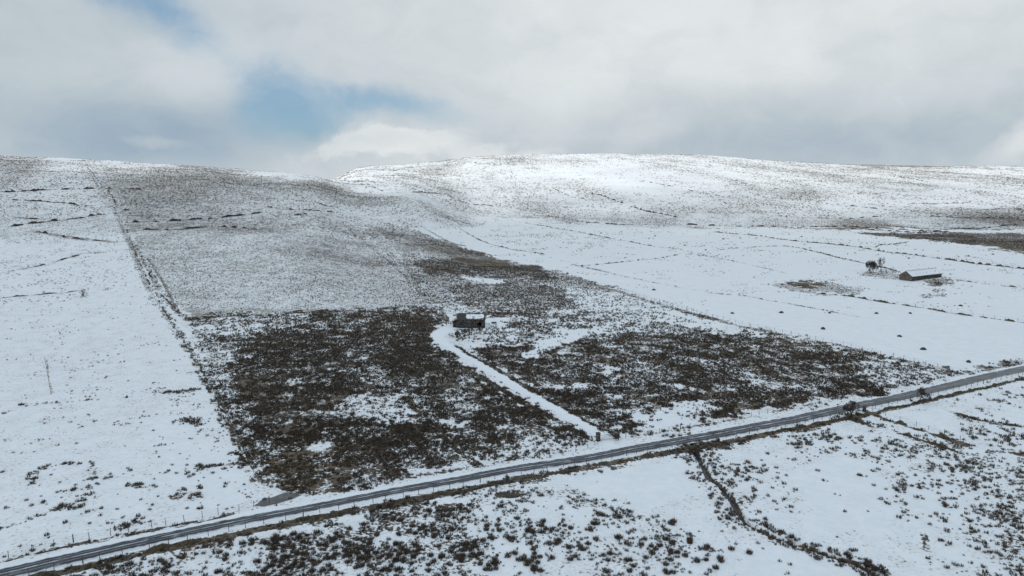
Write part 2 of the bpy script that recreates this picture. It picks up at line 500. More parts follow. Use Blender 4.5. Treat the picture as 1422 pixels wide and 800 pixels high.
REG += [
    ([(315, 500), (360, 462), (440, 458), (480, 500), (470, 560), (440, 615), (370, 605), (335, 560)], 0.78, 0.93),
    ([(535, 442), (598, 428), (606, 470), (650, 515), (600, 535), (520, 505), (495, 470)], 0.76, 0.93),
    ([(380, 640), (440, 620), (560, 625), (560, 650), (430, 678), (375, 662)], 0.72, 0.88),
    ([(488, 562), (560, 548), (590, 572), (540, 590), (490, 585)], 0.28, 0.34),
    ([(700, 440), (800, 430), (870, 452), (780, 455), (720, 462)], 0.42, 0.64),
    ([(1105, 660), (1150, 640), (1205, 660), (1235, 690), (1225, 740), (1120, 740)], 0.04, 0.006),
    ([(1040, 748), (1120, 768), (1200, 795), (1200, 900), (1060, 900), (1000, 780)], 0.04, 0.008),
    ([(1262, 735), (1300, 735), (1330, 900), (1262, 900)], 0.10, 0.02),
    ([(1345, 575), (1500, 560), (1500, 600), (1400, 585)], 0.05, 0.01),
    ([(1240, 575), (1300, 565), (1340, 600), (1300, 600)], 0.05, 0.02),
    ([(1250, 660), (1300, 655), (1320, 690), (1300, 740), (1268, 720)], 0.20, 0.12),
]
# lines of rough growth: (points, half width m, ground cover, rush density)
LINES = []


def line(pxpts, hw, cov, den): LINES.append((U(pxpts), hw, cov, den))


line([(-60, 828), (49, 803.5), (197, 769), (355, 736), (484, 711), (621, 685), (758, 659), (904, 632.5), (1010, 614.5), (1135, 590), (1200, 576)], 1.15, 1.0, 0.30)   # bank under the roadside fence
line([(200, 776), (355, 742), (484, 718), (621, 692), (758, 666), (904, 640), (1010, 621), (1135, 595)], 0.8, 0.45, 0.16)
line([(1215, 574), (1300, 554), (1380, 536), (1480, 512)], 0.7, 0.9, 0.1)
line([(-50, 792), (2, 780), (94, 758.5), (179, 742), (261, 726.5), (323, 714)], 0.5, 0.75, 0.22)
line([(425, 688), (600, 658), (812, 623)], 0.6, 0.6, 0.15)
line([(868, 608), (1000, 586), (1200, 546), (1338, 519)], 0.6, 0.5, 0.15)
line([(500, 283), (650, 349), (778, 382), (900, 418), (1010, 449), (1200, 489), (1330, 518)], 2.2, 0.60, 0.30)
line([(165, 305), (185, 350), (205, 400), (240, 450), (290, 530), (330, 610), (358, 668)], 1.5, 0.50, 0.25)
line([(187, 340), (205, 372), (222, 405), (253, 440), (268, 446)], 1.5, 0.55, 0.2)
line([(205, 358), (228, 395), (250, 436)], 0.8, 0.70, 0.0)
line([(262, 442), (300, 440), (380, 437), (480, 432), (590, 424)], 1.4, 0.65, 0.25)
line([(564, 552), (600, 590), (640, 625), (663, 647)], 1.2, 0.85, 0.5)
line([(500, 330), (540, 362), (575, 395), (600, 430), (612, 452)], 1.5, 0.62, 0.25)
line([(520, 330), (560, 368), (590, 405), (612, 430), (624, 450)], 1.2, 0.62, 0.3)
line([(632, 482), (700, 519), (770, 560), (826, 592)], 1.0, 0.85, 0.7)       # right edge of the track
line([(598, 482), (640, 508), (700, 543), (760, 578), (812, 606)], 1.0, 0.80, 0.65)
line([(35, 680), (50, 655), (80, 645), (120, 643), (130, 655)], 0.8, 0.30, 0.45)
line([(130, 655), (128, 680), (110, 700), (90, 703)], 0.8, 0.35, 0.35)
line([(0, 735), (40, 722), (60, 715)], 0.6, 0.5, 0.5)
line([(80, 706), (105, 704)], 1.2, 0.5, 0.8)
line([(180, 673), (212, 679)], 0.8, 0.5, 0.8)
line([(64, 500), (67, 520), (72, 546)], 0.3, 0.45, 0.0)
line([(0, 563), (60, 561), (120, 556), (180, 552), (250, 545)], 0.5, 0.25, 0.25)
line([(230, 545), (275, 542)], 1.0, 0.3, 0.5)
line([(245, 585), (265, 580), (275, 590)], 1.3, 0.3, 0.55)
line([(258, 644), (285, 648), (335, 644)], 0.9, 0.4, 0.65)
line([(245, 690), (262, 680), (268, 690)], 1.4, 0.45, 0.85)
line([(165, 735), (195, 722), (215, 728)], 0.6, 0.35, 0.5)
line(STREAM_PX[:8], 3.2, 0.26, 0.42)
line(STREAM_PX[7:], 1.7, 0.30, 0.75)
line([(955, 622), (975, 612), (1010, 620)], 2.0, 0.65, 0.3)
line([(1202, 571), (1233, 584), (1274, 596.5), (1315, 609), (1341, 618)], 0.9, 0.9, 0.1)
line([(1245, 600), (1282, 612), (1304, 619), (1335, 629), (1370, 640)], 0.8, 0.75, 0.4)
line([(1321, 572), (1356, 582), (1391, 590), (1422, 592)], 0.8, 0.7, 0.4)
line([(1374, 626), (1419, 631)], 0.6, 0.8, 0.4)
line([(1243, 651), (1246, 680), (1257, 719)], 1.0, 0.5, 0.35)
line([(1275, 683), (1279, 728), (1293, 782)], 0.5, 0.5, 0.15)
line([(1175, 575), (1190, 585), (1215, 592)], 1.6, 0.7, 0.4)
line([(700, 687), (718, 684)], 1.3, 0.95, 0.6)
line([(612, 706), (634, 703)], 1.3, 0.95, 0.6)
line([(0, 222), (45, 218)], 3, 0.7, 0)
line([(0, 262), (45, 226), (62, 219)], 4, 0.7, 0)
line([(700, 240), (712, 217)], 5, 0.5, 0)
line([(505, 264), (514, 258), (520, 262)], 4, 0.6, 0)
line([(870, 280), (940, 300)], 10, 0.8, 0)
# peat edges on the hills: part of the terrain
PEAT = [
    ([(-60, 270), (0, 267), (60, 264.5), (133, 262)], 2.2, 1.7, .05), ([(133, 261.5), (165, 262), (200, 263.5)], 1.5, 1.1, .2),
    ([(10, 277), (48, 279.5), (67, 280), (107, 284), (133, 289.5)], 1.8, 1.2, .25),
    ([(13, 315), (50, 309.5), (93, 306), (143, 297.5)], 2.0, 1.5, .1), ([(20, 302), (60, 305), (90, 303)], 1.5, 0.8, .3),
    ([(50, 322), (75, 326), (100, 331), (157, 336)], 2.0, 1.4, .1), ([(0, 380), (67, 367), (110, 353), (150, 350)], 1.2, 0.5, .45),
    ([(0, 414), (50, 409.6), (93, 406), (118, 402)], 1.0, 0.5, .4), ([(112, 402), (118, 412)], 1.0, 0.5, .3),
    ([(173, 308.5), (227, 308.5), (290, 304), (334, 300), (364, 295)], 1.7, 1.3, .1), ([(367, 287), (390, 291), (434, 293), (470, 296)], 1.7, 1.2, .15),
    ([(180, 318.5), (227, 320), (267, 317.5), (300, 314.5)], 1.5, 1.0, .3), ([(300, 314.5), (330, 316.5), (362, 318.5)], 1.5, 1.2, .05),
    ([(407, 270), (430, 279), (451, 286), (470, 288)], 1.4, 0.8, .3), ([(396, 301), (430, 297)], 1.5, 0.8, .1),
    ([(150, 263), (160, 280), (166, 292), (190, 292)], 1.5, 0.9, .2),
    ([(505, 262), (516, 258), (532, 266)], 1.6, 1.0, .2), ([(570, 268), (612, 269)], 1.8, 1.2, .1), ([(612, 268), (640, 280), (690, 286)], 1.8, 0.8, .3),
    ([(480, 241), (540, 239), (620, 234)], 2.5, 1.5, .4), ([(700, 220), (708, 230), (712, 242)], 1.8, 0.8, .5),
    ([(560, 232), (640, 226), (700, 230)], 2.5, 1.3, .5), ([(760, 300), (830, 312), (900, 312)], 2.0, 1.2, .3),
    ([(950, 312), (1080, 316), (1160, 314), (1240, 318), (1310, 322)], 2.2, 1.4, .2), ([(1320, 318), (1380, 316), (1422, 312)], 2.2, 1.4, .2),
    ([(1180, 318), (1260, 323), (1320, 322)], 2.5, 1.3, .1), ([(1260, 283), (1340, 282)], 2.2, 1.2, .1), ([(1235, 240), (1260, 248), (1290, 252)], 2.5, 1.5, .3),
    ([(820, 268), (850, 276), (880, 290), (950, 304)], 2.5, 1.6, .25), ([(770, 262), (790, 274), (812, 276)], 2.0, 1.0, .3),
    ([(1020, 250), (1060, 262), (1100, 262)], 2.2, 1.0, .5), ([(1130, 280), (1180, 286), (1220, 290)], 2.2, 1.2, .4),
    ([(880, 250), (960, 262), (1010, 284)], 2.2, 0.9, .5), ([(1080, 300), (1160, 304), (1230, 300)], 2.2, 1.2, .35),
    ([(1350, 292), (1422, 290)], 2.2, 1.2, .3), ([(980, 232), (1080, 238), (1190, 240)], 2.2, 0.9, .55),
    ([(1180, 270), (1230, 268)], 2.2, 1.0, .2), ([(1290, 300), (1360, 304), (1422, 302)], 2.2, 1.2, .3),
]
BANKS = [
    ([(721, 308.5), (754, 313), (808, 323.5), (878, 336), (911, 343), (948, 347)], 1.1, 0.8, .25, 'long broken field bank running down from the knoll on the far snow fields'),
    ([(953, 352), (991, 357), (1045, 368.6), (1091, 379.6)], 1.1, 0.7, .35, 'broken rough bank between the two open snow fields left of the ruined sheepfold'),
    ([(948, 400), (988, 407), (1031, 410), (1081, 419.7), (1138, 429.7), (1191, 440)], 0.8, 0.45, .45, 'faint low field bank in the snow just above the fenced boundary'),
    ([(1128, 408), (1181, 411), (1208, 417), (1278, 427), (1332, 437), (1415, 447), (1480, 457)], 1.0, 0.8, .15, 'dark field bank crossing the snow below the far barn'),
    ([(991, 322), (1065, 329), (1118, 336), (1201, 345), (1282, 356), (1422, 373.6), (1500, 384)], 1.4, 1.0, .06, 'long dark field bank passing above the far barn'),
    ([(1085, 341), (1115, 345), (1181, 362), (1248, 377)], 1.0, 0.75, .15, 'field bank running down to the far barn and its bare trees'),
    ([(1215, 343.5), (1262, 335)], 1.2, 0.8, .1, 'short field bank joining the long one below the heather strip'),
    ([(991, 348.5), (1040, 344), (1081, 342)], 0.8, 0.5, .3, 'short faint bank across the far snow field'),
    ([(794, 367), (824, 374), (851, 380), (900, 391), (948, 400)], 1.0, 0.6, .35, 'thin broken bank along the snow lane beside the boundary fence'),
    ([(804, 370), (858, 365), (908, 360), (941, 353.6)], 1.2, 0.7, .3, 'scrubby bank slanting up across the middle snow field'),
    ([(641, 318.5), (674, 337), (714, 347), (758, 353.6)], 1.2, 0.8, .2, 'rough bank around the foot of the snowy knoll'),
    ([(1322, 388), (1345, 391), (1415, 400), (1480, 407)], 0.8, 0.6, .3, 'low bank leading away to the right of the far barn'),
    ([(1202, 571), (1233, 584), (1274, 596.5), (1315, 609), (1341, 618)], 1.0, 0.9, -.2, 'dark heathery bank running down from the road beside the lone gatepost'),
    ([(1245, 600.6), (1282, 612), (1304, 619), (1335, 629)], 0.9, 0.6, .15, 'lower broken bank below the fenced one near the road bend'),
    ([(1321, 572), (1356, 582), (1391, 590), (1440, 594)], 0.9, 0.5, .2, 'grassy bank on the snow at the right edge below the road'),
    ([(1374, 626), (1419, 631), (1460, 634)], 0.8, 0.5, .1, 'short brown bank by the right edge beneath the grassy one'),
    ([(564, 552), (600, 590), (640, 625), (663, 647)], 1.1, 0.5, .1, 'dark ditch bank dividing the rush field below the track'),
    ([(516, 330), (556, 368), (588, 405), (610, 430), (623, 451)], 1.1, 0.6, .38, 'old bank climbing from the near barn up the hillside'),
    ([(500, 334), (540, 366), (572, 398), (596, 430), (606, 452)], 1.2, 0.5, .35, 'fainter parallel bank left of the old bank above the near barn'),
    ([(187, 340), (205, 372), (222, 405), (253, 440)], 1.3, 0.6, .3, 'broad scrubby bank inside the left boundary of the enclosed field'),
    ([(253, 441), (300, 441), (380, 437), (480, 432), (590, 424)], 1.2, 0.5, .3, 'bank between the pale hillside and the dark rush field'),
    ([(122, 232), (150, 275), (176, 318), (196, 372), (230, 432), (282, 514), (324, 596), (352, 655)], 1.0, 0.5, .3, 'narrow ditch bank following the left boundary fence'),
    ([(560, 340), (640, 344), (700, 356)], 1.0, 0.5, .3, 'short bank near the top of the right boundary fence'),
    ([(590, 394), (650, 393), (760, 392), (850, 403)], 0.9, 0.4, .4, 'faint bank across the slope above the near barn'),
]
for pts, w, h, g in PEAT: line(pts, w * 1.6, 0.45, 0.0)
for pts, w, h, g, lab in BANKS: line(pts, w * 1.0, 0.55 - 0.5 * max(g, 0), 0.12)
# keep clear: (points, half width, soft edge)
CLEAR = [([tuple(p) for p in ((rt + rb) / 2)[::3]], None), (TRACK, 1.9)]
ROADW = np.hypot(*(rt - rb).T)
print("road width", ROADW.min(), ROADW.max())


def far_patches(X, Y):
    # snow lies in drifts and gullies that run down the far slope
    a = uni(fbm(X * 1.5 + Y * 0.3, Y * 0.55, 95.0, 501, 4, 0.6))
    b = uni(fbm(X, Y, 38.0, 511, 3, 0.6))
    return 0.08 + 1.15 * a ** 1.6 + 0.55 * b


def cover(X, Y, want_tufts=True):
    Z = base_z(X, Y)
    px, py = project(X, Y, Z)
    px = np.nan_to_num(px, nan=-9999); py = np.nan_to_num(py, nan=5000)
    front = (Y > 40)
    far = np.clip(Y / 300.0, 0.3, 3)
    # ragged borders: the outline wobbles with noise fixed to the ground
    wob = np.clip(2600.0 / np.maximum(Y, 60), 3, 22)
    qx = px + (fbm(X, Y, 9, 40, 3) - 0.5) * wob * 2.6 + (fbm(X, Y, 2.2, 44, 2) - 0.5) * wob * 1.6
    qy = py + (fbm(X, Y, 9, 50, 3) - 0.5) * wob * 1.5 + (fbm(X, Y, 2.2, 54, 2) - 0.5) * wob * 0.9
    ff = sstep(Y, 330, 700)
    qx = qx + ff * ((fbm(X, Y, 130, 43, 4, 0.65) - 0.5) * 190 * np.where(py < 310, 1.0, 0.3) * np.where(px < 450, 0.35, 1.0))
    qy = qy + ff * ((fbm(X, Y, 130, 53, 4, 0.65) - 0.5) * 42 * np.where(py < 310, 1.0, 0.3) * np.where(px < 450, 0.7, 1.0))
    cov = np.full(X.shape, 0.22); den = np.full(X.shape, 0.03)
    for poly, c, d in REG:
        xs = [p[0] for p in poly]; ys = [p[1] for p in poly]
        m = np.where((qx > min(xs)) & (qx < max(xs)) & (qy > min(ys)) & (qy < max(ys)) & front)[0]
        if len(m) == 0: continue
        ii = m[in_poly(qx[m], qy[m], poly)]
        cov[ii] = c; den[ii] = d
    for pts, hw, c, d in LINES:
        xs = [p[0] for p in pts]; ys = [p[1] for p in pts]
        m = np.where((X > min(xs) - 3 * hw) & (X < max(xs) + 3 * hw) & (Y > min(ys) - 3 * hw) & (Y < max(ys) + 3 * hw))[0]
        if len(m) == 0: continue
        dd, al = seg_dist(X[m], Y[m], pts)
        k = 1 - sstep(dd / (hw * (0.5 + fbm(X[m], Y[m], 5, 61, 2))), 0.75, 1.5)
        cov[m] = np.maximum(cov[m], c * k); den[m] = np.maximum(den[m], d * (k > 0.4))
    m = np.where((X > 25) & (X < 90) & (Y > 85) & (Y < 170))[0]
    if len(m):
        dd, al = seg_dist(X[m], Y[m], STREAM_PTS)
        cov[m] = np.maximum(cov[m], 0.9 * (1 - sstep(dd, 0.45, 0.85)))
    # road verge and track stay smooth under snow
    m = np.where((Y > 70) & (Y < 330))[0]
    dd, al = seg_dist(X[m], Y[m], ROAD_C)
    vw = np.interp(al, [0, 150, 230, 330], [2.8, 2.4, 2.8, 3.8]) + 1.1 * (fbm(X[m], Y[m], 2.0, 79, 3) - 0.5)
    k = sstep(dd, vw - 0.3, vw + 0.35)
    cov[m] *= k; den[m] *= (k > 0.5)
    dd, al = seg_dist(X[m], Y[m], TRACK)
    tw = 1.75 + 0.5 * (fbm(X[m], Y[m], 4, 77, 2) - 0.5) + 1.5 * (fbm(X[m], Y[m], 1.3, 78, 2) - 0.5) - 0.25
    tw = tw + 1.5 * sstep(Y[m], 225, 262)
    k = sstep(dd, tw - .3, tw + 0.5)
    cov[m] *= k; den[m] *= (k > 0.5)
    return cov, den, px, py


# ================================================================== materials
def mat(name):
    m = bpy.data.materials.new(name); m.use_nodes = True
    t = NT(m.node_tree)
    b = t.n['Principled BSDF']
    b.inputs['Roughness'].default_value = 0.85
    b.inputs['Specular IOR Level'].default_value = 0.2
    return m, t, b


def simple(name, c1, c2, scale=2.0, rough=0.85, bump=0.0, detail=5):
    m, t, b = mat(name)
    co = t.n.new('ShaderNodeTexCoord').outputs['Object']
    n = t.noise(co, scale, detail, 0.6)
    t.l.new(t.mix(t.rng(n, 0.32, 0.68), (*c1, 1), (*c2, 1)), b.inputs['Base Color'])
    b.inputs['Roughness'].default_value = rough
    if bump:
        bp = t.n.new('ShaderNodeBump'); bp.inputs['Strength'].default_value = bump; bp.inputs['Distance'].default_value = 0.1
        t.l.new(n, bp.inputs['Height']); t.l.new(bp.outputs[0], b.inputs['Normal'])
    return m


SNOW = (0.80, 0.83, 0.86)


def make_ground_mat():
    m, t, b = mat("snowy_moor")
    geo = t.n.new('ShaderNodeNewGeometry')
    P_ = geo.outputs['Position']
    x, y, z = t.sep(P_)[:3]
    c = t.attr("cover").outputs['Fac']
    n1 = t.noise(t.comb(x, y, 0.0), 1.5, 5, 0.62)          # tufts about 0.6 m
    n2 = t.noise(t.comb(x, y, 3.0), 0.22, 4, 0.6)           # patches about 5 m
    n3 = t.noise(t.comb(x, y, 7.0), 0.045, 3, 0.55)
    # far away the growth reads in coarser clumps
    nn = t.math('ADD', t.math('MULTIPLY', n1, 0.74), t.math('ADD', t.math('MULTIPLY', n2, 0.18), t.math('MULTIPLY', n3, 0.08)))
    th = t.rng(c, 0.0, 1.0, 0.665, 0.335, smooth=False)
    th = t.math('ADD', th, t.math('MULTIPLY', t.rng(c, 0.0, 0.06, 1.0, 0.0, smooth=False), 0.25))
    fac = t.rng(t.math('SUBTRACT', nn, th), -0.022, 0.022)
    sn = t.noise(t.comb(x, y, 11.0), 0.5, 5, 0.6)
    snow = t.mix(t.rng(sn, 0.3, 0.7), (0.76, 0.80, 0.84, 1), (0.83, 0.855, 0.88, 1))
    thin = t.rng(t.math('SUBTRACT', nn, th), -0.10, 0.0)      # grass just under thin snow
    snow = t.mix(t.math('MULTIPLY', thin, 0.35), snow, (0.42, 0.40, 0.36, 1))
    thn = t.rng(t.math('ADD', t.math('MULTIPLY', n2, 0.6), t.math('MULTIPLY', n1, 0.4)), 0.46, 0.66)
    snow = t.mix(t.math('MULTIPLY', thn, t.math('MULTIPLY', t.rng(c, 0.0, 0.15, 0.25, 1.0), 0.22)), snow, (0.50, 0.48, 0.44, 1))
    gn = t.noise(t.comb(x, y, 17.0), 0.9, 4, 0.6)
    gb = t.noise(t.comb(x, y, 19.0), 0.02, 4, 0.6)
    grass = t.mix(t.rng(gn, 0.35, 0.65), (0.048, 0.043, 0.038, 1), (0.125, 0.105, 0.085, 1))
    straw = t.mix(t.rng(gn, 0.35, 0.65), (0.085, 0.066, 0.045, 1), (0.20, 0.150, 0.095, 1))
    grass = t.mix(t.math('MULTIPLY', t.rng(gb, 0.45, 0.65), 0.6), grass, straw)
    col = t.mix(fac, snow, grass)
    t.l.new(col, b.inputs['Base Color'])
    t.l.new(t.rng(fac, 0, 1, 0.65, 0.95), b.inputs['Roughness'])
    bp = t.n.new('ShaderNodeBump'); bp.inputs['Strength'].default_value = 0.6; bp.inputs['Distance'].default_value = 0.35
    t.l.new(t.math('ADD', t.math('MULTIPLY', n1, 0.6), t.math('MULTIPLY', sn, 0.5)), bp.inputs['Height'])
    t.l.new(bp.outputs[0], b.inputs['Normal'])
    return m


def make_growth_mat():
    m, t, b = mat("dead_rush")
    a = t.attr("tint").outputs['Fac']
    col = t.mix(t.rng(a, 0.0, 0.75), (0.055, 0.045, 0.036, 1), (0.185, 0.142, 0.104, 1))
    col = t.mix(t.rng(a, 0.75, 1.0), col, (0.22, 0.165, 0.10, 1))
    t.l.new(col, b.inputs['Base Color'])
    b.inputs['Roughness'].default_value = 0.9
    return m


def make_bank_mat(name, dark, light, snow_amt, scale=1.3):
    m, t, b = mat(name)
    geo = t.n.new('ShaderNodeNewGeometry')
    P_ = geo.outputs['Position']
    n = t.noise(P_, scale, 5, 0.65)
    n2 = t.noise(P_, scale * 0.16, 3, 0.6)
    nz = t.sep(geo.outputs['Normal'])[2]
    g = t.mix(t.rng(n, 0.35, 0.65), (*dark, 1), (*light, 1))
    s = addn(t, [t.math('MULTIPLY', nz, 0.5), t.math('MULTIPLY', n, 0.7), t.math('MULTIPLY', n2, 0.9)])
    f = t.rng(s, 1.52 - snow_amt, 1.62 - snow_amt)
    t.l.new(t.mix(f, g, (*SNOW, 1)), b.inputs['Base Color'])
    bp = t.n.new('ShaderNodeBump'); bp.inputs['Strength'].default_value = 0.8; bp.inputs['Distance'].default_value = 0.25
    t.l.new(n, bp.inputs['Height']); t.l.new(bp.outputs[0], b.inputs['Normal'])
    return m


def addn(t, l):
    o = l[0]
    for k in l[1:]: o = t.math('ADD', o, k)
    return o


M_GROUND = make_ground_mat()
M_RUSH = make_growth_mat()
M_BANK = make_bank_mat("heathery_bank", (0.035, 0.030, 0.024), (0.12, 0.095, 0.065), 0.24, 1.9)
M_BANK2 = make_bank_mat("snow_dusted_bank", (0.04, 0.035, 0.03), (0.14, 0.115, 0.085), 0.42, 1.9)
M_VERGE = make_bank_mat("grassy_verge", (0.036, 0.030, 0.022), (0.105, 0.083, 0.05), 0.10, 2.2)
M_PEAT = make_bank_mat("bare_peat", (0.030, 0.027, 0.026), (0.075, 0.063, 0.055), 0.22, 0.8)
M_WOOD = simple("weathered_wood", (0.07, 0.06, 0.052), (0.16, 0.14, 0.12), 9.0)
M_WIRE = simple("galvanised_wire", (0.13, 0.13, 0.135), (0.2, 0.2, 0.2), 3.0, 0.5)
def stone_mat(name, dark, light, scale):
    m, t, b = mat(name)
    co = t.n.new('ShaderNodeTexCoord').outputs['Object']
    sc = t.vmath('MULTIPLY', co, (1.0, 1.0, 1.7))
    v = t.n.new('ShaderNodeTexVoronoi'); v.inputs['Scale'].default_value = scale; t.l.new(sc, v.inputs['Vector'])
    e = t.n.new('ShaderNodeTexVoronoi'); e.feature = 'DISTANCE_TO_EDGE'; e.inputs['Scale'].default_value = scale; t.l.new(sc, e.inputs['Vector'])
    n = t.noise(co, 0.7, 4, 0.6)
    tone = addn(t, [t.math('MULTIPLY', t.sep(v.outputs['Color'])[0], 0.6), t.math('MULTIPLY', n, 0.6)])
    c = t.mix(t.rng(tone, 0.25, 0.95), (*dark, 1), (*light, 1))
    c = t.mix(t.rng(e.outputs['Distance'], 0.02, 0.07), (dark[0] * .5, dark[1] * .5, dark[2] * .5, 1), c)
    t.l.new(c, b.inputs['Base Color'])
    bp = t.n.new('ShaderNodeBump'); bp.inputs['Strength'].default_value = 0.8; bp.inputs['Distance'].default_value = 0.1
    t.l.new(t.rng(e.outputs['Distance'], 0.0, 0.1), bp.inputs['Height']); t.l.new(bp.outputs[0], b.inputs['Normal'])
    return m


M_STONE = stone_mat("dark_stone", (0.030, 0.028, 0.027), (0.16, 0.142, 0.128), 1.6)
M_STONE2 = stone_mat("brown_stone", (0.085, 0.070, 0.060), (0.25, 0.21, 0.18), 1.5)
M_TWIG = simple("bare_twigs", (0.045, 0.037, 0.032), (0.095, 0.078, 0.065), 4.0)
M_IRON = simple("grey_iron", (0.10, 0.105, 0.11), (0.22, 0.22, 0.22), 6.0, 0.5)
M_SNOW = simple("settled_snow", (0.76, 0.80, 0.84), (0.83, 0.855, 0.88), 1.5, 0.7, 0.2)
M_HEAP = make_bank_mat("dark_muck", (0.03, 0.028, 0.026), (0.085, 0.072, 0.06), 0.14, 2.5)
M_WATER = simple("dark_water", (0.012, 0.013, 0.014), (0.03, 0.03, 0.03), 1.0, 0.12)


# ================================================================== unseen cloud slab, added and shaped to shade the near ground from the sun
def make_shade_cloud_mat():
    m = bpy.data.materials.new("cloud"); m.use_nodes = True
    t = NT(m.node_tree)
    for n in list(t.n): t.n.remove(n)
    geo = t.n.new('ShaderNodeNewGeometry')
    x, y, z = t.sep(geo.outputs['Position'])[:3]
    sx = -SUN_DIR.x * SHADE_CLOUD_Z / math.tan(math.radians(SUN_EL)); sy = -SUN_DIR.y * SHADE_CLOUD_Z / math.tan(math.radians(SUN_EL))
    gx_ = t.math('ADD', x, sx); gy_ = t.math('ADD', y, sy)          # where this bit of cloud throws its shade
    n = t.noise(t.comb(gx_, gy_), 0.0042, 4, 0.5)
    edge = t.math('ADD', t.rng(gx_, -330, -60, 880, 900), t.rng(gx_, 350, 1000, 0, 60))  # edge shaped to let sun onto the hills beyond
    d = t.math('SUBTRACT', edge, t.math('ADD', gy_, t.math('MULTIPLY', t.math('SUBTRACT', n, 0.5), 1500)))
    dens = t.rng(d, t.rng(gx_, -350, 300, -260, -720), t.rng(gx_, -350, 300, 200, 330))
    tr = t.n.new('ShaderNodeBsdfTransparent')
    tl = t.n.new('ShaderNodeBsdfTranslucent'); tl.inputs[0].default_value = (0.66, 0.72, 0.78, 1)
    mx = t.n.new('ShaderNodeMixShader')
    t.l.new(t.math('MULTIPLY', dens, SHADE_CLOUD_OP), mx.inputs[0]); t.l.new(tr.outputs[0], mx.inputs[1]); t.l.new(tl.outputs[0], mx.inputs[2])
    o = t.n.new('ShaderNodeOutputMaterial'); t.l.new(mx.outputs[0], o.inputs[0])
    return m


SHADE_CLOUD_Z = 450.0
SHADE_CLOUD_OP = 0.68


# ================================================================== object helpers
def tag(o, label=None, cat=None, group=None, kind=None):
    if label: o['label'] = label
    if cat: o['category'] = cat
    if group: o['group'] = group
    if kind: o['kind'] = kind
    return o


def np_mesh(name, V, faces_flat, starts, material, attrs=None, smooth=False):
    me = bpy.data.meshes.new(name)
    V = np.asarray(V, np.float32); faces_flat = np.asarray(faces_flat, np.int32); starts = np.asarray(starts, np.int32)
    me.vertices.add(len(V)); me.vertices.foreach_set('co', V.ravel())
    me.loops.add(len(faces_flat)); me.loops.foreach_set('vertex_index', faces_flat)
    me.polygons.add(len(starts)); me.polygons.foreach_set('loop_start', starts)
    me.update(calc_edges=True)
    me.materials.append(material)
    if attrs:
        for k, v in attrs.items():
            a = me.attributes.new(k, 'FLOAT', 'POINT'); a.data.foreach_set('value', np.asarray(v, np.float32))
    me.polygons.foreach_set('use_smooth', np.full(len(starts), smooth))
    me.validate(verbose=False)
    return me


def link(name, me, parent=None):
    o = bpy.data.objects.new(name, me); COL.objects.link(o)
    if parent is not None: o.parent = parent
    return o


def empty(name, loc, rz=0.0):
    o = bpy.data.objects.new(name, None); COL.objects.link(o)
    o.location = loc; o.rotation_euler = (0, 0, rz); o.empty_display_size = 0.5
    return o


class MB:
    def __init__(self): self.v = []; self.f = []; self.uv = None

    def quadbox(self, c, s, rz=0.0, taper=1.0):
        """box with base centre c, size s, tapered towards the top"""
        b = len(self.v); ca, sa = math.cos(rz), math.sin(rz)
        for k, zz in ((1.0, 0.0), (taper, s[2])):
            for ux, uy in ((-1, -1), (1, -1), (1, 1), (-1, 1)):
                X = ux * s[0] / 2 * k; Y = uy * s[1] / 2 * k
                self.v.append((c[0] + X * ca - Y * sa, c[1] + X * sa + Y * ca, c[2] + zz))
        self.f += [(b + 3, b + 2, b + 1, b), (b + 4, b + 5, b + 6, b + 7)] + [(b + i, b + (i + 1) % 4, b + 4 + (i + 1) % 4, b + 4 + i) for i in range(4)]

    def tube(self, p0, p1, r0, r1, n=5):
        p0 = Vector(p0); p1 = Vector(p1); d = (p1 - p0)
        if d.length < 1e-6: return
        q = d.to_track_quat('Z', 'Y'); b = len(self.v)
        for p, r in ((p0, r0), (p1, r1)):
            for i in range(n):
                a = 2 * math.pi * i / n
                self.v.append(tuple(p + q @ Vector((math.cos(a) * r, math.sin(a) * r, 0))))
        self.f += [(b + i, b + (i + 1) % n, b + n + (i + 1) % n, b + n + i) for i in range(n)]
        self.f += [tuple(b + i for i in reversed(range(n))), tuple(b + n + i for i in range(n))]

    def poly(self, pts):
        b = len(self.v); self.v += [tuple(p) for p in pts]; self.f.append(tuple(range(b, b + len(pts))))

    def build(self, name, m, parent=None, smooth=False):
        me = bpy.data.meshes.new(name); me.from_pydata(self.v, [], self.f); me.materials.append(m); me.update()
        if smooth:
            for p in me.polygons: p.use_smooth = True
        return link(name, me, parent)


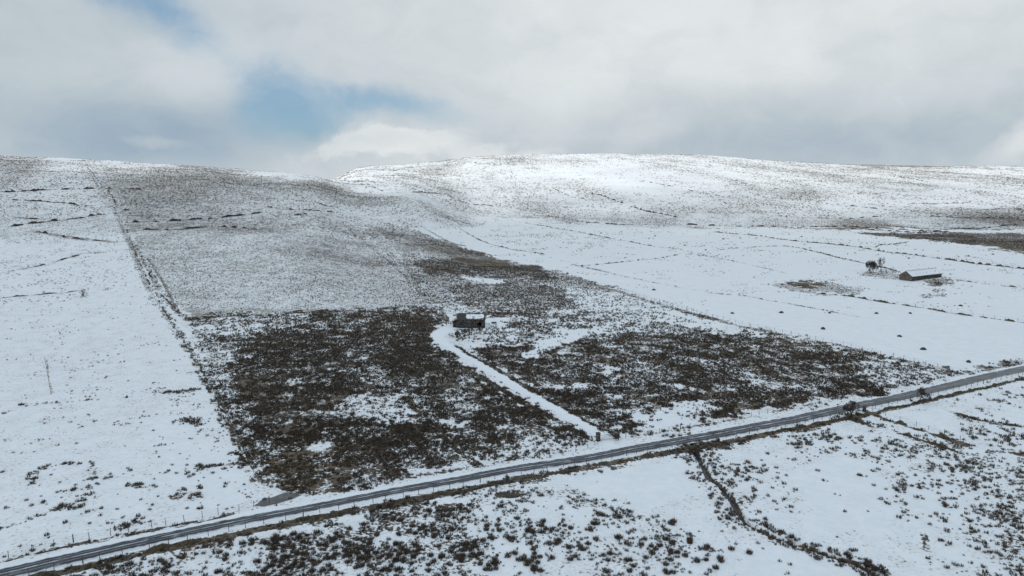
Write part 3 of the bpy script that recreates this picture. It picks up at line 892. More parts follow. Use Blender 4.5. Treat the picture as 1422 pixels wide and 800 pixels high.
# ================================================================== the ground: one sheet out to the horizon
def build_ground():
    a_front = np.radians(np.arange(-46, 46.01, 0.11))
    a_rest = np.radians(np.r_[np.arange(46.6, 60, 1.0), np.arange(62, 180, 4.0), np.arange(180, 300, 4.0), np.arange(300, 314, 1.0)])
    A = np.r_[a_front, a_rest]; nA = len(A)
    r1 = [3.0, 10, 20, 35, 50, 65, 78]
    r = 88.0
    while r < 2150:
        r1.append(r); r *= (1.0042 if r < 330 else 1.0065)
    while r < 14000:
        r1.append(r); r *= 1.12
    R = np.array(r1); nRg = len(R)
    AA, RR = np.meshgrid(A, R)
    X = (np.sin(AA) * RR).ravel(); Y = (np.cos(AA) * RR).ravel()
    Z = ground_z(X, Y)
    cov, den, px, py = cover(X, Y)
    PYg = py
    # under rushes the ground itself is grassy where the clumps stand
    cl = uni(fbm(X, Y, 7.0, 90, 4, 0.55))
    k = sstep(cl, np.clip(1 - cov * 1.25, 0, 1) - 0.16, np.clip(1 - cov * 1.25, 0, 1) + 0.16)
    near = (Y < 330) & (den > 0.05)
    cov = np.where(near, cov * (0.25 + 0.78 * k) * (0.62 + 0.7 * uni(fbm(X, Y, 2.4, 98, 3))), cov)
    cov = np.where(Y > 300, cov * 0.80, cov); cov = np.where(Y > 950, cov * 0.78, cov)
    big = uni(fbm(X, Y, 110.0, 95, 4, 0.6))
    cov = np.where(Y > 420, cov * (0.72 + 0.56 * big), cov)
    cov = np.where(Y > 850, cov * far_patches(X, Y), cov)
    # let far-off cover change gradually
    Cg = cov.reshape(nRg, nA); nf = len(a_front)
    Cb = Cg[:, :nf].copy()
    for _ in range(2):
        kk = 9
        p_ = np.pad(Cb, ((kk, kk), (0, 0)), 'edge'); cs = np.cumsum(np.r_[np.zeros((1, nf)), p_], axis=0); Cb = (cs[2 * kk + 1:] - cs[:-2 * kk - 1]) / (2 * kk + 1)
        p_ = np.pad(Cb, ((0, 0), (kk, kk)), 'edge'); cs = np.cumsum(np.c_[np.zeros((nRg, 1)), p_], axis=1); Cb = (cs[:, 2 * kk + 1:] - cs[:, :-2 * kk - 1]) / (2 * kk + 1)
    wf = sstep(Y.reshape(nRg, nA)[:, :nf], 420, 640) * np.where(PYg.reshape(nRg, nA)[:, :nf] < 316, 1.0, 0.0)
    Cg[:, :nf] = Cg[:, :nf] * (1 - wf) + Cb * wf
    cov = Cg.ravel()
    cov = np.clip(cov, 0, 1)
    idx = np.arange(nRg * nA).reshape(nRg, nA)
    a = idx[:-1, :]; b = idx[1:, :]
    an = np.roll(a, -1, axis=1); bn = np.roll(b, -1, axis=1)
    quads = np.stack([a, an, bn, b], -1).reshape(-1, 4)[:, ::-1]
    # centre cap
    V = np.c_[X, Y, Z]; V = np.r_[V, [[0, 0, gz(0, 0)]]]
    cap = np.array([[idx[0, i], idx[0, (i + 1) % nA], len(V) - 1] for i in range(nA)])[:, ::-1]
    flat = np.r_[quads.ravel(), cap.ravel()]
    starts = np.r_[np.arange(len(quads)) * 4, len(quads) * 4 + np.arange(len(cap)) * 3]
    cov = np.r_[cov, 0.1]
    me = np_mesh("ground", V, flat, starts, M_GROUND, {"cover": cov}, smooth=True)
    o = link("ground", me)
    tag(o, kind='structure', label='snow covered moorland ground')
    print("ground verts", len(V))


build_ground()


# ================================================================== road, lay-by and track
def sheet(name, L, R, lift, m, label, edge_noise=0.0, nu=9, along=None):
    """surface between two edge lines with UVs in metres (u across 0..1, v along)"""
    n = len(L); us = np.linspace(0, 1, nu)
    X = L[:, None, 0] * (1 - us) + R[:, None, 0] * us
    Y = L[:, None, 1] * (1 - us) + R[:, None, 1] * us
    Z = base_z(X.ravel(), Y.ravel()).reshape(X.shape)
    # level the road across
    Zc = Z.mean(axis=1, keepdims=True)
    Zs = np.convolve(np.pad(Zc[:, 0], 6, 'edge'), np.ones(13) / 13, 'valid')[:, None]
    Z = np.maximum(Zs, Z) * 0.5 + Z * 0.5 + lift
    idx = np.arange(n * nu).reshape(n, nu)
    q = np.stack([idx[:-1, :-1], idx[1:, :-1], idx[1:, 1:], idx[:-1, 1:]], -1).reshape(-1, 4)
    al = np.r_[0, np.cumsum(np.hypot(*(L[1:] - L[:-1]).T))]
    me = np_mesh(name, np.c_[X.ravel(), Y.ravel(), Z.ravel()], q.ravel(), np.arange(len(q)) * 4, m,
                 {"across": np.tile(us, n), "along": np.repeat(al, nu)}, smooth=True)
    if me.polygons[0].normal.z < 0: me.flip_normals()
    o = link(name, me)
    return tag(o, kind='structure', label=label)


def make_road_mat():
    m, t, b = mat("wet_tarmac")
    u = t.attr("across").outputs['Fac']; v = t.attr("along").outputs['Fac']
    wob = t.math('MULTIPLY', t.math('SUBTRACT', t.noise(t.comb(v, 0.0), 0.045, 3, 0.5), 0.5), 0.10)
    uu = t.math('ADD', u, wob)
    tone = t.noise(t.comb(t.math('MULTIPLY', u, 3.0), t.math('MULTIPLY', v, 0.12)), 1.0, 4, 0.6)
    dry = t.rng(v, 150.0, 265.0)
    wet = t.mix(t.rng(tone, 0.35, 0.65), (0.024, 0.028, 0.037, 1), (0.055, 0.060, 0.074, 1))
    dryc = t.mix(t.rng(tone, 0.35, 0.65), (0.095, 0.10, 0.105, 1), (0.17, 0.175, 0.18, 1))
    col = t.mix(dry, wet, dryc)

    def ridge(u0, w, strength, nsc, seed):
        d = t.math('ABSOLUTE', t.math('SUBTRACT', uu, u0))
        base = t.rng(d, w, w * 0.35)
        n = t.noise(t.comb(t.math('MULTIPLY', v, nsc), seed), 1.0, 5, 0.6)
        return t.math('MULTIPLY', t.math('MULTIPLY', base, t.rng(n, 0.34, 0.66)), strength)
    rid = t.math('MAXIMUM', ridge(0.44, 0.065, 0.85, 0.25, 1.0), ridge(0.23, 0.035, 0.45, 0.18, 5.0))
    rid = t.math('MAXIMUM', rid, ridge(0.68, 0.04, 0.38, 0.15, 9.0))
    rid = t.math('MULTIPLY', rid, t.rng(v, 150.0, 250.0, 1.0, 0.22))
    ed = t.math('MINIMUM', uu, t.math('SUBTRACT', 1.0, uu))
    en = t.noise(t.comb(t.math('MULTIPLY', u, 2.0), t.math('MULTIPLY', v, 0.6)), 1.0, 5, 0.6)
    edge = t.rng(t.math('ADD', ed, t.math('MULTIPLY', t.math('SUBTRACT', en, 0.5), 0.34)), 0.115, 0.02)
    pn = t.noise(t.comb(t.math('MULTIPLY', u, 3.5), t.math('MULTIPLY', v, 0.22), 4.0), 1.0, 6, 0.68)
    slush = t.math('MULTIPLY', t.rng(pn, 0.56, 0.70), t.rng(v, 150.0, 260.0, 0.55, 0.30))
    sm = t.math('MAXIMUM', t.math('MAXIMUM', rid, edge), slush)
    t.l.new(t.mix(sm, col, (0.72, 0.76, 0.80, 1)), b.inputs['Base Color'])
    b.inputs['Roughness'].default_value = 0.55
    b.inputs['Specular IOR Level'].default_value = 0.22
    return m


M_ROAD = make_road_mat()
sheet("road", rt, rb, 0.05, M_ROAD, 'wet single track road with thin ridges of snow between the wheel marks', nu=11)
# trodden snow of the field track, a few centimetres above the moor
tq, _ = resample(TRACK, 1.2)
tw_ = 1.25 + 0.45 * (fbm(np.arange(len(tq)) * 1.2, np.zeros(len(tq)), 7, 4, 3) - 0.5) * 2
tw_ = tw_ + 1.3 * sstep(tq[:, 1], 228, 262)
TRK_L = offset_line(tq, tw_); TRK_R = offset_line(tq, -tw_)
sheet("track", TRK_L, TRK_R, 0.02, M_SNOW, 'snow covered track from the gate up to the near barn', nu=5)
# lay-by with bare tarmac showing
m_lay = simple("slushy_gravel", (0.085, 0.088, 0.095), (0.16, 0.155, 0.15), 0.8, 0.6)
LB = U([(358, 699), (352, 703), (366, 704), (384, 700), (404, 694), (418, 688), (412, 684), (396, 684), (378, 691), (366, 692)])
c0 = np.mean(LB, axis=0)
mb = MB()
ring = []
for k in range(len(LB)):
    a = np.array(LB[k]); b_ = np.array(LB[(k + 1) % len(LB)])
    for s in range(4):
        p = a + (b_ - a) * s / 4; j = 1 + 0.10 * (random.random() - 0.5)
        p = c0 + (p - c0) * j; ring.append((p[0], p[1]))
inner = [tuple(c0 + (np.array(p) - c0) * 0.5) for p in ring]
zz = lambda p: (p[0], p[1], gz(p[0], p[1]) + 0.06)
nn_ = len(ring)
for i in range(nn_):
    mb.poly([zz(ring[i]), zz(ring[(i + 1) % nn_]), zz(inner[(i + 1) % nn_]), zz(inner[i])])
    mb.poly([zz(inner[i]), zz(inner[(i + 1) % nn_]), zz(c0)])
o = mb.build("layby", m_lay); o.data.update()
tag(o, kind='structure', label='bare slushy lay-by beside the road')

# stream bed water
sq, _ = resample(STREAM_PTS, 1.0)
sw = 0.34 + 0.18 * (fbm(sq[:, 0], sq[:, 1], 4, 12, 2) - 0.5) * 2
L_, R_ = offset_line(sq, sw), offset_line(sq, -sw)
us = np.linspace(0, 1, 3)
X = L_[:, None, 0] * (1 - us) + R_[:, None, 0] * us; Y = L_[:, None, 1] * (1 - us) + R_[:, None, 1] * us
zc = base_z(sq[:, 0], sq[:, 1]) - 0.80
Z = np.repeat(zc[:, None], 3, 1)
idx = np.arange(len(sq) * 3).reshape(-1, 3)
q = np.stack([idx[:-1, :-1], idx[1:, :-1], idx[1:, 1:], idx[:-1, 1:]], -1).reshape(-1, 4)
me = np_mesh("stream", np.c_[X.ravel(), Y.ravel(), Z.ravel()], q.ravel(), np.arange(len(q)) * 4, M_WATER)
if me.polygons[0].normal.z < 0: me.flip_normals()
tag(link("stream", me), kind='structure', label='narrow dark stream in a cut ditch')


# ================================================================== banks (field boundaries, peat edges)
def bank(name, pts, width, height, m, gaps=0.25, seed=0, step=0.8, **tags):
    Q, t = resample(pts, step)
    jx = (fbm(t, t * 0, 6, seed + 3, 3) - 0.5) * width * 1.6
    Q = offset_line(Q, jx)
    hn = uni(fbm(t, t * 0 + seed, 9, seed, 4, 0.6))
    h = height * np.clip(2.6 * (fbm(t, t * 0, 2.0 + step, seed + 9, 3) - 0.5) + 0.55, 0.0, 1.3) * sstep(hn, gaps - 0.1, gaps + 0.12)
    h *= sstep(t, 0, 3) * sstep(t[-1] - t, 0, 3)
    w = width * (0.6 + 0.9 * fbm(t, t * 0, 3.1, seed + 5, 3)) * (0.35 + 0.65 * np.clip(h / height, 0, 1))
    nc = 7; uu = np.linspace(-1, 1, nc)
    V = []
    for i, u in enumerate(uu):
        O = offset_line(Q, w / 2 * u)
        rag = (fbm(O[:, 0], O[:, 1], 0.9, seed + i, 2) - 0.5)
        zz_ = base_z(O[:, 0], O[:, 1]) + h * (1 - abs(u) ** 2.4) * (1 + 0.9 * rag) - 0.06 - 0.1 * abs(u)
        zz_ = np.where(h < 0.04 * height, np.minimum(zz_, base_z(O[:, 0], O[:, 1]) - 0.12), zz_)
        V.append(np.c_[O, zz_])
    V = np.stack(V, 1); n = len(Q)
    idx = np.arange(n * nc).reshape(n, nc)
    q = np.stack([idx[:-1, :-1], idx[:-1, 1:], idx[1:, 1:], idx[1:, :-1]], -1).reshape(-1, 4)
    me = np_mesh(name, V.reshape(-1, 3), q.ravel(), np.arange(len(q)) * 4, m, smooth=True)
    if len(me.polygons) and np.mean([p.normal.z for p in me.polygons[:50]]) < 0: me.flip_normals()
    o = link(name, me)
    return tag(o, **tags)


for i, (pts, w, h, g) in enumerate(PEAT):
    bank("peat_edge", U(pts), w, h, M_PEAT, g, 100 + i * 7, 1.6, kind='structure', label='eroded dark peat edge on the snowy hillside')

for i, (pts, w, h, g, lab) in enumerate(BANKS):
    bank("field_bank", U(pts), w, h, M_BANK if g < .12 else M_BANK2 if g > .34 else M_BANK, g, 300 + i * 7, 0.6, label=lab, cat='field bank', group='earth banks between the fields')
# verge banks under the roadside fences belong to the terrain
bank("verge_bank", U([(-60, 828), (49, 803), (197, 769), (355, 735.5), (484, 710.5), (621, 685), (758, 658.5), (904, 632), (1010, 614), (1135, 590), (1195, 577)]), 1.6, 0.5, M_VERGE, -.2, 611, 0.5, kind='structure', label='dark grassy verge bank below the roadside fence')
bank("verge_bank", U([(1215, 573), (1300, 553), (1380, 535.5), (1500, 508)]), 1.0, 0.45, M_VERGE, -.1, 631, 0.5, kind='structure', label='dark grassy verge bank below the roadside fence')
bank("verge_bank", U([(-50, 794), (2, 782), (94, 760.5), (179, 744), (261, 728.5), (330, 714)]), 0.7, 0.3, M_BANK, .2, 651, 0.5, kind='structure', label='low verge bank on the upper side of the road')


def build_shade_cloud():  # slab above the frame, added for the shade it casts
    xs = np.linspace(-2600, 1900, 60); ys = np.linspace(-2400, 1350, 50)
    X, Y = np.meshgrid(xs, ys)
    ed = np.minimum(np.minimum(X - xs[0], xs[-1] - X), np.minimum(Y - ys[0], ys[-1] - Y))
    th = 90 * sstep(ed, 0, 300)
    top = SHADE_CLOUD_Z + th * (0.5 + fbm(X, Y, 400, 7, 3)); bot = SHADE_CLOUD_Z - 0.35 * th * fbm(X, Y, 300, 9, 3)
    top[ed < 1] = SHADE_CLOUD_Z; bot[ed < 1] = SHADE_CLOUD_Z - .5
    n0 = X.size; ny, nx = X.shape
    V = np.r_[np.c_[X.ravel(), Y.ravel(), bot.ravel()], np.c_[X.ravel(), Y.ravel(), top.ravel()]]
    idx = np.arange(n0).reshape(ny, nx)
    q = np.stack([idx[:-1, :-1], idx[:-1, 1:], idx[1:, 1:], idx[1:, :-1]], -1).reshape(-1, 4)
    rim = np.r_[idx[0, :], idx[1:, -1], idx[-1, -2::-1], idx[-2:0:-1, 0]]
    rq = np.stack([rim, np.roll(rim, -1), np.roll(rim, -1) + n0, rim + n0], -1)
    Q = np.r_[q[:, ::-1], q + n0, rq]
    me = np_mesh("shade_cloud", V, Q.ravel(), np.arange(len(Q)) * 4, make_shade_cloud_mat(), smooth=True)
    tag(link("shade_cloud", me), kind='structure', label='unseen cloud slab added to shade the near moor')


build_shade_cloud()


# ================================================================== fences
def fence(pts, spacing, height, label, wires=3, rail=False, max_posts=100, gappy=0.0):
    Q, t = resample(pts, 0.5, smooth=True)
    n = int(t[-1] / spacing)
    s = np.linspace(0, t[-1], n + 1)
    s = s + (RNG.random(n + 1) - 0.5) * 0.3 * spacing
    s = np.clip(s, 0, t[-1])
    x = np.interp(s, t, Q[:, 0]); y = np.interp(s, t, Q[:, 1]); z = ground_z(x, y)
    T = np.array([x[-1] - x[0], y[-1] - y[0]])
    root = empty("fence", (x[0], y[0], z[0]))
    tag(root, label, 'fence')
    order = np.argsort(np.hypot(x, y))
    first = set(order[:max_posts].tolist())
    rest = MB(); tops = []
    variants = []
    for k in range(6):
        mb = MB(); mb.tube((0, 0, -0.25), ((random.random() - .5) * .08, (random.random() - .5) * .08, height * (0.94 + 0.12 * random.random())), 0.055, 0.048, 6)
        me = bpy.data.meshes.new("post"); me.from_pydata(mb.v, [], mb.f); me.materials.append(M_WOOD); variants.append(me)
    for i in range(len(x)):
        if i in first:
            o = link("post", random.choice(variants), root)
            o.location = (x[i] - x[0], y[i] - y[0], z[i] - z[0])
            o.rotation_euler = ((random.random() - .5) * .12, (random.random() - .5) * .12, random.random() * 6)
            if i % 11 == 5: o.scale = (1.7, 1.7, 1.12)
        else:
            rest.tube((x[i] - x[0], y[i] - y[0], z[i] - z[0] - .2), (x[i] - x[0] + (random.random() - .5) * .1, y[i] - y[0], z[i] - z[0] + height), 0.055, 0.05, 5)
    if rest.v:
        tag(rest.build("post", M_WOOD, root), kind='stuff')
    wb = MB()
    for k in range(wires):
        hh = height * (0.92 - 0.32 * k)
        for i in range(len(x) - 1):
            wb.tube((x[i] - x[0], y[i] - y[0], z[i] - z[0] + hh), (x[i + 1] - x[0], y[i + 1] - y[0], z[i + 1] - z[0] + hh), 0.009, 0.009, 3)
    wb.build("wire", M_WIRE, root)
    return root


fence(FENCE_NEAR, 3.0, 1.25, 'post and wire fence below the road, left of the lone gatepost')
fence(FENCE_NEAR2, 3.0, 1.2, 'post and wire fence below the road, right of the lone gatepost')
fence(FENCE_FAR1, 2.6, 1.25, 'fence above the road beside the open snow field on the left')
fence(FENCE_FAR2, 3.0, 1.15, 'fence above the road between the lay-by and the field gate')
fence(FENCE_FAR3, 3.0, 1.15, 'fence above the road to the right of the field gate')
fence(FENCE_LEFT, 5.0, 1.2, 'boundary fence climbing the hill on the left of the enclosed field', 2)
fence(FENCE_RIGHT, 3.6, 1.35, 'boundary fence between rush field and right hand snow fields', 2)
fence(U([(1212, 572), (1236, 580), (1274, 592), (1315, 605), (1335, 612)]), 3.2, 1.1, 'short fence standing on the dark bank that leaves the road by the gatepost', 2)
fence(U([(1140, 344), (1282, 354.5), (1422, 372), (1500, 382)]), 4.0, 1.2, 'fence on the long bank above the far barn', 2)
fence(U([(1208, 416), (1278, 426), (1332, 436), (1415, 446), (1480, 456)]), 4.0, 1.2, 'fence on the dark bank below the far barn', 2)
fence(U([(62, 497), (66, 520), (71, 548)]), 3.0, 0.55, 'short old fence standing alone in the snow of the left field', 1)
fence(U([(1318, 387), (1415, 399), (1480, 406)]), 4.0, 1.1, 'fence on the low bank to the right of the far barn', 2)


# ================================================================== gate with its two stone posts
def pillar(name, px, py, w, h, label, m=M_STONE, cap=True):
    x, y = unproject(px, py); z = gz(x, y)
    root = empty(name, (x, y, z), 0.4); tag(root, label, 'gatepost')
    mb = MB()
    lv = 7
    for i in range(lv):                                   # rough courses, each a little off
        mb.quadbox(((random.random() - .5) * .03, (random.random() - .5) * .03, -0.2 + (h + .2) * i / lv + (0.002 if i else 0)), (w * (1 + .07 * (random.random() - .5)), w * (1 + .07 * (random.random() - .5)), (h + .2) / lv - 0.004), random.random() * .06)
    mb.build("shaft", m, root)
    if cap:
        mb = MB(); mb.quadbox((0, 0, h + 0.002), (w * 1.16, w * 1.16, 0.12)); mb.quadbox((0, 0, h + .124), (w * 1.08, w * 1.08, 0.05), 0, 0.5)
        mb.build("cap", M_STONE2, root)
    return root, (x, y, z)


_, pa = pillar("gatepost", 830.5, 612.5, 0.75, 1.85, 'tall square stone gatepost on the left of the field gate')
_, pb = pillar("gatepost", 857, 609, 0.70, 1.35, 'lower overgrown stone gatepost on the right of the field gate', cap=False)
pillar("gatepost", 1200, 571.5, 0.6, 1.5, 'lone dark gatepost on the lower side of the road', cap=False)
gx, gy = (pa[0] + pb[0]) / 2, (pa[1] + pb[1]) / 2
dv = Vector((pb[0] - pa[0], pb[1] - pa[1], 0)); gl = dv.length - 1.0; ang = math.atan2(dv.y, dv.x)
gate = empty("gate", (pa[0] + dv.x / dv.length * .5, pa[1] + dv.y / dv.length * .5, gz(gx, gy) + 0.12), ang)
tag(gate, 'grey barred metal field gate closed between two stone gateposts', 'gate')
mb = MB()
for xx in (0.0, gl): mb.tube((xx, 0, 0), (xx, 0, 1.15), 0.035, 0.035, 6)
mb.tube((0, 0, 1.15), (gl, 0, 1.15), 0.035, 0.035, 6); mb.tube((0, 0, 0.02), (gl, 0, 0.02), 0.035, 0.035, 6)
mb.build("gate_frame", M_IRON, gate)
for zz_ in (0.2, 0.4, 0.62, 0.86):
    mb = MB(); mb.tube((0, 0, zz_), (gl, 0, zz_), 0.022, 0.022, 5); mb.build("bar", M_IRON, gate)
mb = MB(); mb.tube((0, 0, 0.04), (gl * .5, 0, 1.13), 0.022, 0.022, 5); mb.tube((gl, 0, 0.04), (gl * .5, 0, 1.13), 0.022, 0.022, 5)
mb.build("brace", M_IRON, gate)


# ================================================================== barns
def barn_shell(L, Wd, eave, ridge, wallm, holes):
    """returns wall builder, local frame: x along the ridge 0..L, y 0..Wd, front wall at y=0"""
    th = 0.55
    mb = MB()
    # front wall cut into panels around openings (x0,x1,z0,z1)
    def wall_panels(y0, y1, ops):
        xs = sorted(set([0, L] + [v for h in ops for v in h[:2]]))
        for a, b in zip(xs[:-1], xs[1:]):
            op = [h for h in ops if h[0] <= a + 1e-6 and h[1] >= b - 1e-6]
            if not op: mb.quadbox(((a + b) / 2, (y0 + y1) / 2, -0.4), (b - a - .004, y1 - y0, eave + .4))
            else:
                h = op[0]
                if h[2] > 0.05: mb.quadbox(((a + b) / 2, (y0 + y1) / 2, -0.4), (b - a - .004, y1 - y0, h[2] + .4))
                if h[3] < eave - .05: mb.quadbox(((a + b) / 2, (y0 + y1) / 2, h[3]), (b - a - .004, y1 - y0, eave - h[3]))
    wall_panels(0, th, holes[0]); wall_panels(Wd - th, Wd, holes[1])
    for x0, x1 in ((0.002, th), (L - th, L - .002)):      # gables
        yA, yB = th + .003, Wd - th - .003
        pts = [(yA, -.4), (yB, -.4), (yB, eave + (ridge - eave) * (Wd - yB) / (Wd / 2) - .12), (Wd / 2, ridge - .16), (yA, eave + (ridge - eave) * yA / (Wd / 2) - .12)]
        b = len(mb.v)
        for xx in (x0, x1): mb.v += [(xx, p[0], p[1]) for p in pts]
        n = 5
        mb.f += [tuple(b + i for i in reversed(range(n))), tuple(b + n + i for i in range(n))] + [(b + i, b + (i + 1) % n, b + n + (i + 1) % n, b + n + i) for i in range(n)]
    return mb


def roof_slab(L, Wd, eave, ridge, ov, th, side, nx=18, ny=6, sag=0.0, lift=0.0):
    mb = MB(); rows = []
    for lay in (0, 1):
        for i in range(nx + 1):
            for j in range(ny + 1):
                x = -ov + (L + 2 * ov) * i / nx; s = j / ny
                yy = -ov + (Wd / 2 + ov) * s
                zz_ = eave + (ridge - eave) * (yy / (Wd / 2)) + 0.06 - sag * math.sin(math.pi * i / nx) * s + (random.random() - .5) * .03 + (th if lay else 0) + lift
                y_ = yy if side == 0 else Wd - yy
                mb.v.append((x, y_, zz_))
    N = (nx + 1) * (ny + 1)
    g = lambda l, i, j: l * N + i * (ny + 1) + j
    for i in range(nx):
        for j in range(ny):
            mb.f.append((g(1, i, j), g(1, i + 1, j), g(1, i + 1, j + 1), g(1, i, j + 1)) if side == 0 else (g(1, i, j + 1), g(1, i + 1, j + 1), g(1, i + 1, j), g(1, i, j)))
            mb.f.append((g(0, i, j + 1), g(0, i + 1, j + 1), g(0, i + 1, j), g(0, i, j)))
    for i in range(nx):
        mb.f.append((g(0, i, 0), g(0, i + 1, 0), g(1, i + 1, 0), g(1, i, 0))); mb.f.append((g(0, i + 1, ny), g(0, i, ny), g(1, i, ny), g(1, i + 1, ny)))
    for j in range(ny):
        mb.f.append((g(0, 0, j + 1), g(0, 0, j), g(1, 0, j), g(1, 0, j + 1))); mb.f.append((g(0, nx, j), g(0, nx, j + 1), g(1, nx, j + 1), g(1, nx, j)))
    return mb


def make_roof_mat(name, amt, x0=None, x1=None):
    m, t, b = mat(name)
    co = t.n.new('ShaderNodeTexCoord').outputs['Object']
    x, y, z = t.sep(co)[:3]
    n = t.noise(co, 0.9, 5, 0.65)
    slate = t.mix(t.noise(co, 4.0, 4, 0.6), (0.028, 0.028, 0.030, 1), (0.095, 0.088, 0.082, 1))
    s = t.math('ADD', n, amt)
    if x0 is not None:
        s = t.math('ADD', s, t.math('MULTIPLY', t.math('SUBTRACT', t.rng(x, x0 - 1.4, x0 + .9), 1.0), 0.5))
        s = t.math('SUBTRACT', s, t.math('MULTIPLY', t.rng(x, x1 - .3, x1 + .8), 0.6))
        s = t.math('SUBTRACT', s, t.math('MULTIPLY', t.rng(y, W1 / 2 - .45, W1 / 2 + .1), 0.45))     # blown clear along the ridge
        s = t.math('SUBTRACT', s, t.math('MULTIPLY', t.rng(y, .9, -.1), 0.22))
    t.l.new(t.mix(t.rng(s, 0.47, 0.60), slate, (*SNOW, 1)), b.inputs['Base Color'])
    return m


# near barn
bx, by = unproject(635.5, 455.5)
L1, W1 = 10.8, 5.6
L1, W1 = 10.8, 5.6
b1 = empty("barn", (bx, by, gz(bx + 5, by + 2) + 0.0), math.radians(1.5))
tag(b1, 'small dark stone barn with one patch of snow on its roof beside the track', 'barn')
mbw = barn_shell(L1, W1, 3.3, 5.1, M_STONE, ([(7.6, 9.4, 0.0, 2.3), (2.2, 3.0, 1.3, 2.1)], []))
mbw.build("wall", M_STONE, b1)
rf = roof_slab(L1, W1, 3.3, 5.1, .25, .12, 0, sag=.12).build("roof", make_roof_mat("slate_with_snow", 0.14, 3.2, 10.4), b1)
rf2 = roof_slab(L1, W1, 3.3, 5.1, .25, .12, 1, sag=.12, lift=-.004).build("roof", make_roof_mat("slate_bare", -0.02), b1)
mb = MB(); mb.tube((0, W1 / 2, 5.3), (L1, W1 / 2, 5.3), .12, .12, 6); mb.build("ridge_tiles", M_STONE, b1)
mb = MB(); mb.quadbox((7.9, .62, -0.1), (0.08, .9, 2.3), 0.5); mb.build("door", M_WOOD, b1)
mb = MB(); mb.quadbox((2.6, .30, 1.3), (.75, .06, .78)); mb.build("shutter", M_WOOD, b1)
mb = MB()                                              # outbuilding leaning on the left gable
mb.quadbox((-0.95, 2.6, -.4), (1.85, 3.6, 2.7), 0, 1.0); mb.build("lean_to", M_STONE, b1)
mb = MB(); mb.poly([(-2.0, .6, 2.32), (-.03, .6, 3.4), (-.03, 4.6, 3.4), (-2.0, 4.6, 2.32)]); mb.poly([(-2.0, 4.6, 2.42), (-.03, 4.6, 3.5), (-.03, .6, 3.5), (-2.0, .6, 2.42)][::-1])
mb.poly([(-2.0, .6, 2.32), (-2.0, .6, 2.42), (-.03, .6, 3.5), (-.03, .6, 3.4)]); mb.poly([(-2.0, .6, 2.32), (-2.0, 4.6, 2.32), (-2.0, 4.6, 2.42), (-2.0, .6, 2.42)])
mb.build("lean_to_roof", bpy.data.materials["slate_bare"], b1)

# far barn
fx, fy = unproject(1266, 390.8)
ang2 = math.radians(29)
b2 = empty("barn", (fx, fy, gz(fx, fy)), ang2)
tag(b2, 'long low stone barn with a snow covered roof out in the far snow fields', 'barn')
L2, W2 = 30.0, 7.6
mbw = barn_shell(L2, W2, 2.9, 5.4, M_STONE2, ([(4.0, 5.6, 0, 2.2), (9.0, 9.9, 1.0, 1.9), (12.5, 15.5, 1.9, 2.9), (19.0, 20.2, 0, 2.2), (23, 23.9, 1.0, 1.9)], []))
mbw.build("wall", M_STONE, b2)
mb = MB()
mb.poly([(-.006, .1, -.3), (-.006, .1, 2.9), (-.006, W2 / 2, 5.3), (-.006, W2 - .1, 2.9), (-.006, W2 - .1, -.3)])
mb.build("gable", M_STONE2, b2)
roof_slab(L2, W2, 2.9, 5.4, .3, .14, 0, nx=30, sag=.2).build("roof", make_roof_mat("roof_snow", 0.16), b2)
roof_slab(L2, W2, 2.9, 5.4, .3, .14, 1, nx=30, sag=.2, lift=-.004).build("roof", make_roof_mat("roof_snow_back", 0.30), b2)
mb = MB(); mb.quadbox((L2 / 2, -.36, 2.52), (L2 + .5, .07, .24)); mb.build("gutter", M_WOOD, b2)
mb = MB(); mb.tube((-.3, W2 / 2, 5.66), (L2 + .3, W2 / 2, 5.66), .11, .11, 6); mb.build("ridge_tiles", M_STONE, b2)
for sg in (0, 1):
    mb = MB(); mb.poly([(-.36, -.3 if not sg else W2 + .3, 2.62), (-.36, W2 / 2, 5.48), (-.36, W2 / 2, 5.72), (-.36, -.3 if not sg else W2 + .3, 2.86)]); mb.build("bargeboard", M_WOOD, b2)
for a, b_ in ((4.0, 5.6), (19.0, 20.2)):
    mb = MB(); mb.quadbox(((a + b_) / 2, .32, 0), (b_ - a - .05, .08, 2.15)); mb.build("door", M_WOOD, b2)


# ================================================================== bare trees and bushes
def grow(wood, p, d, L, r, depth, spread, rnd, minr=0.03, gravity=0.0, kids=(2, 3)):
    steps = 2
    q = p
    for s in range(steps):
        d = (d + Vector((rnd.gauss(0, .16), rnd.gauss(0, .16), rnd.gauss(0, .10) + gravity))).normalized()
        e = q + d * (L / steps)
        wood.tube(q, e, r * (1 - .3 * s / steps), r * (1 - .3 * (s + 1) / steps), 5 if r > .05 else 3)
        q = e
    if depth == 0: return
    for k in range(rnd.randint(*kids)):
        dd = (d + Vector((rnd.gauss(0, spread), rnd.gauss(0, spread), rnd.gauss(0.08, spread * .7)))).normalized()
        grow(wood, q, dd, L * rnd.uniform(.62, .85), max(r * .66, minr), depth - 1, spread, rnd, minr, gravity, kids)


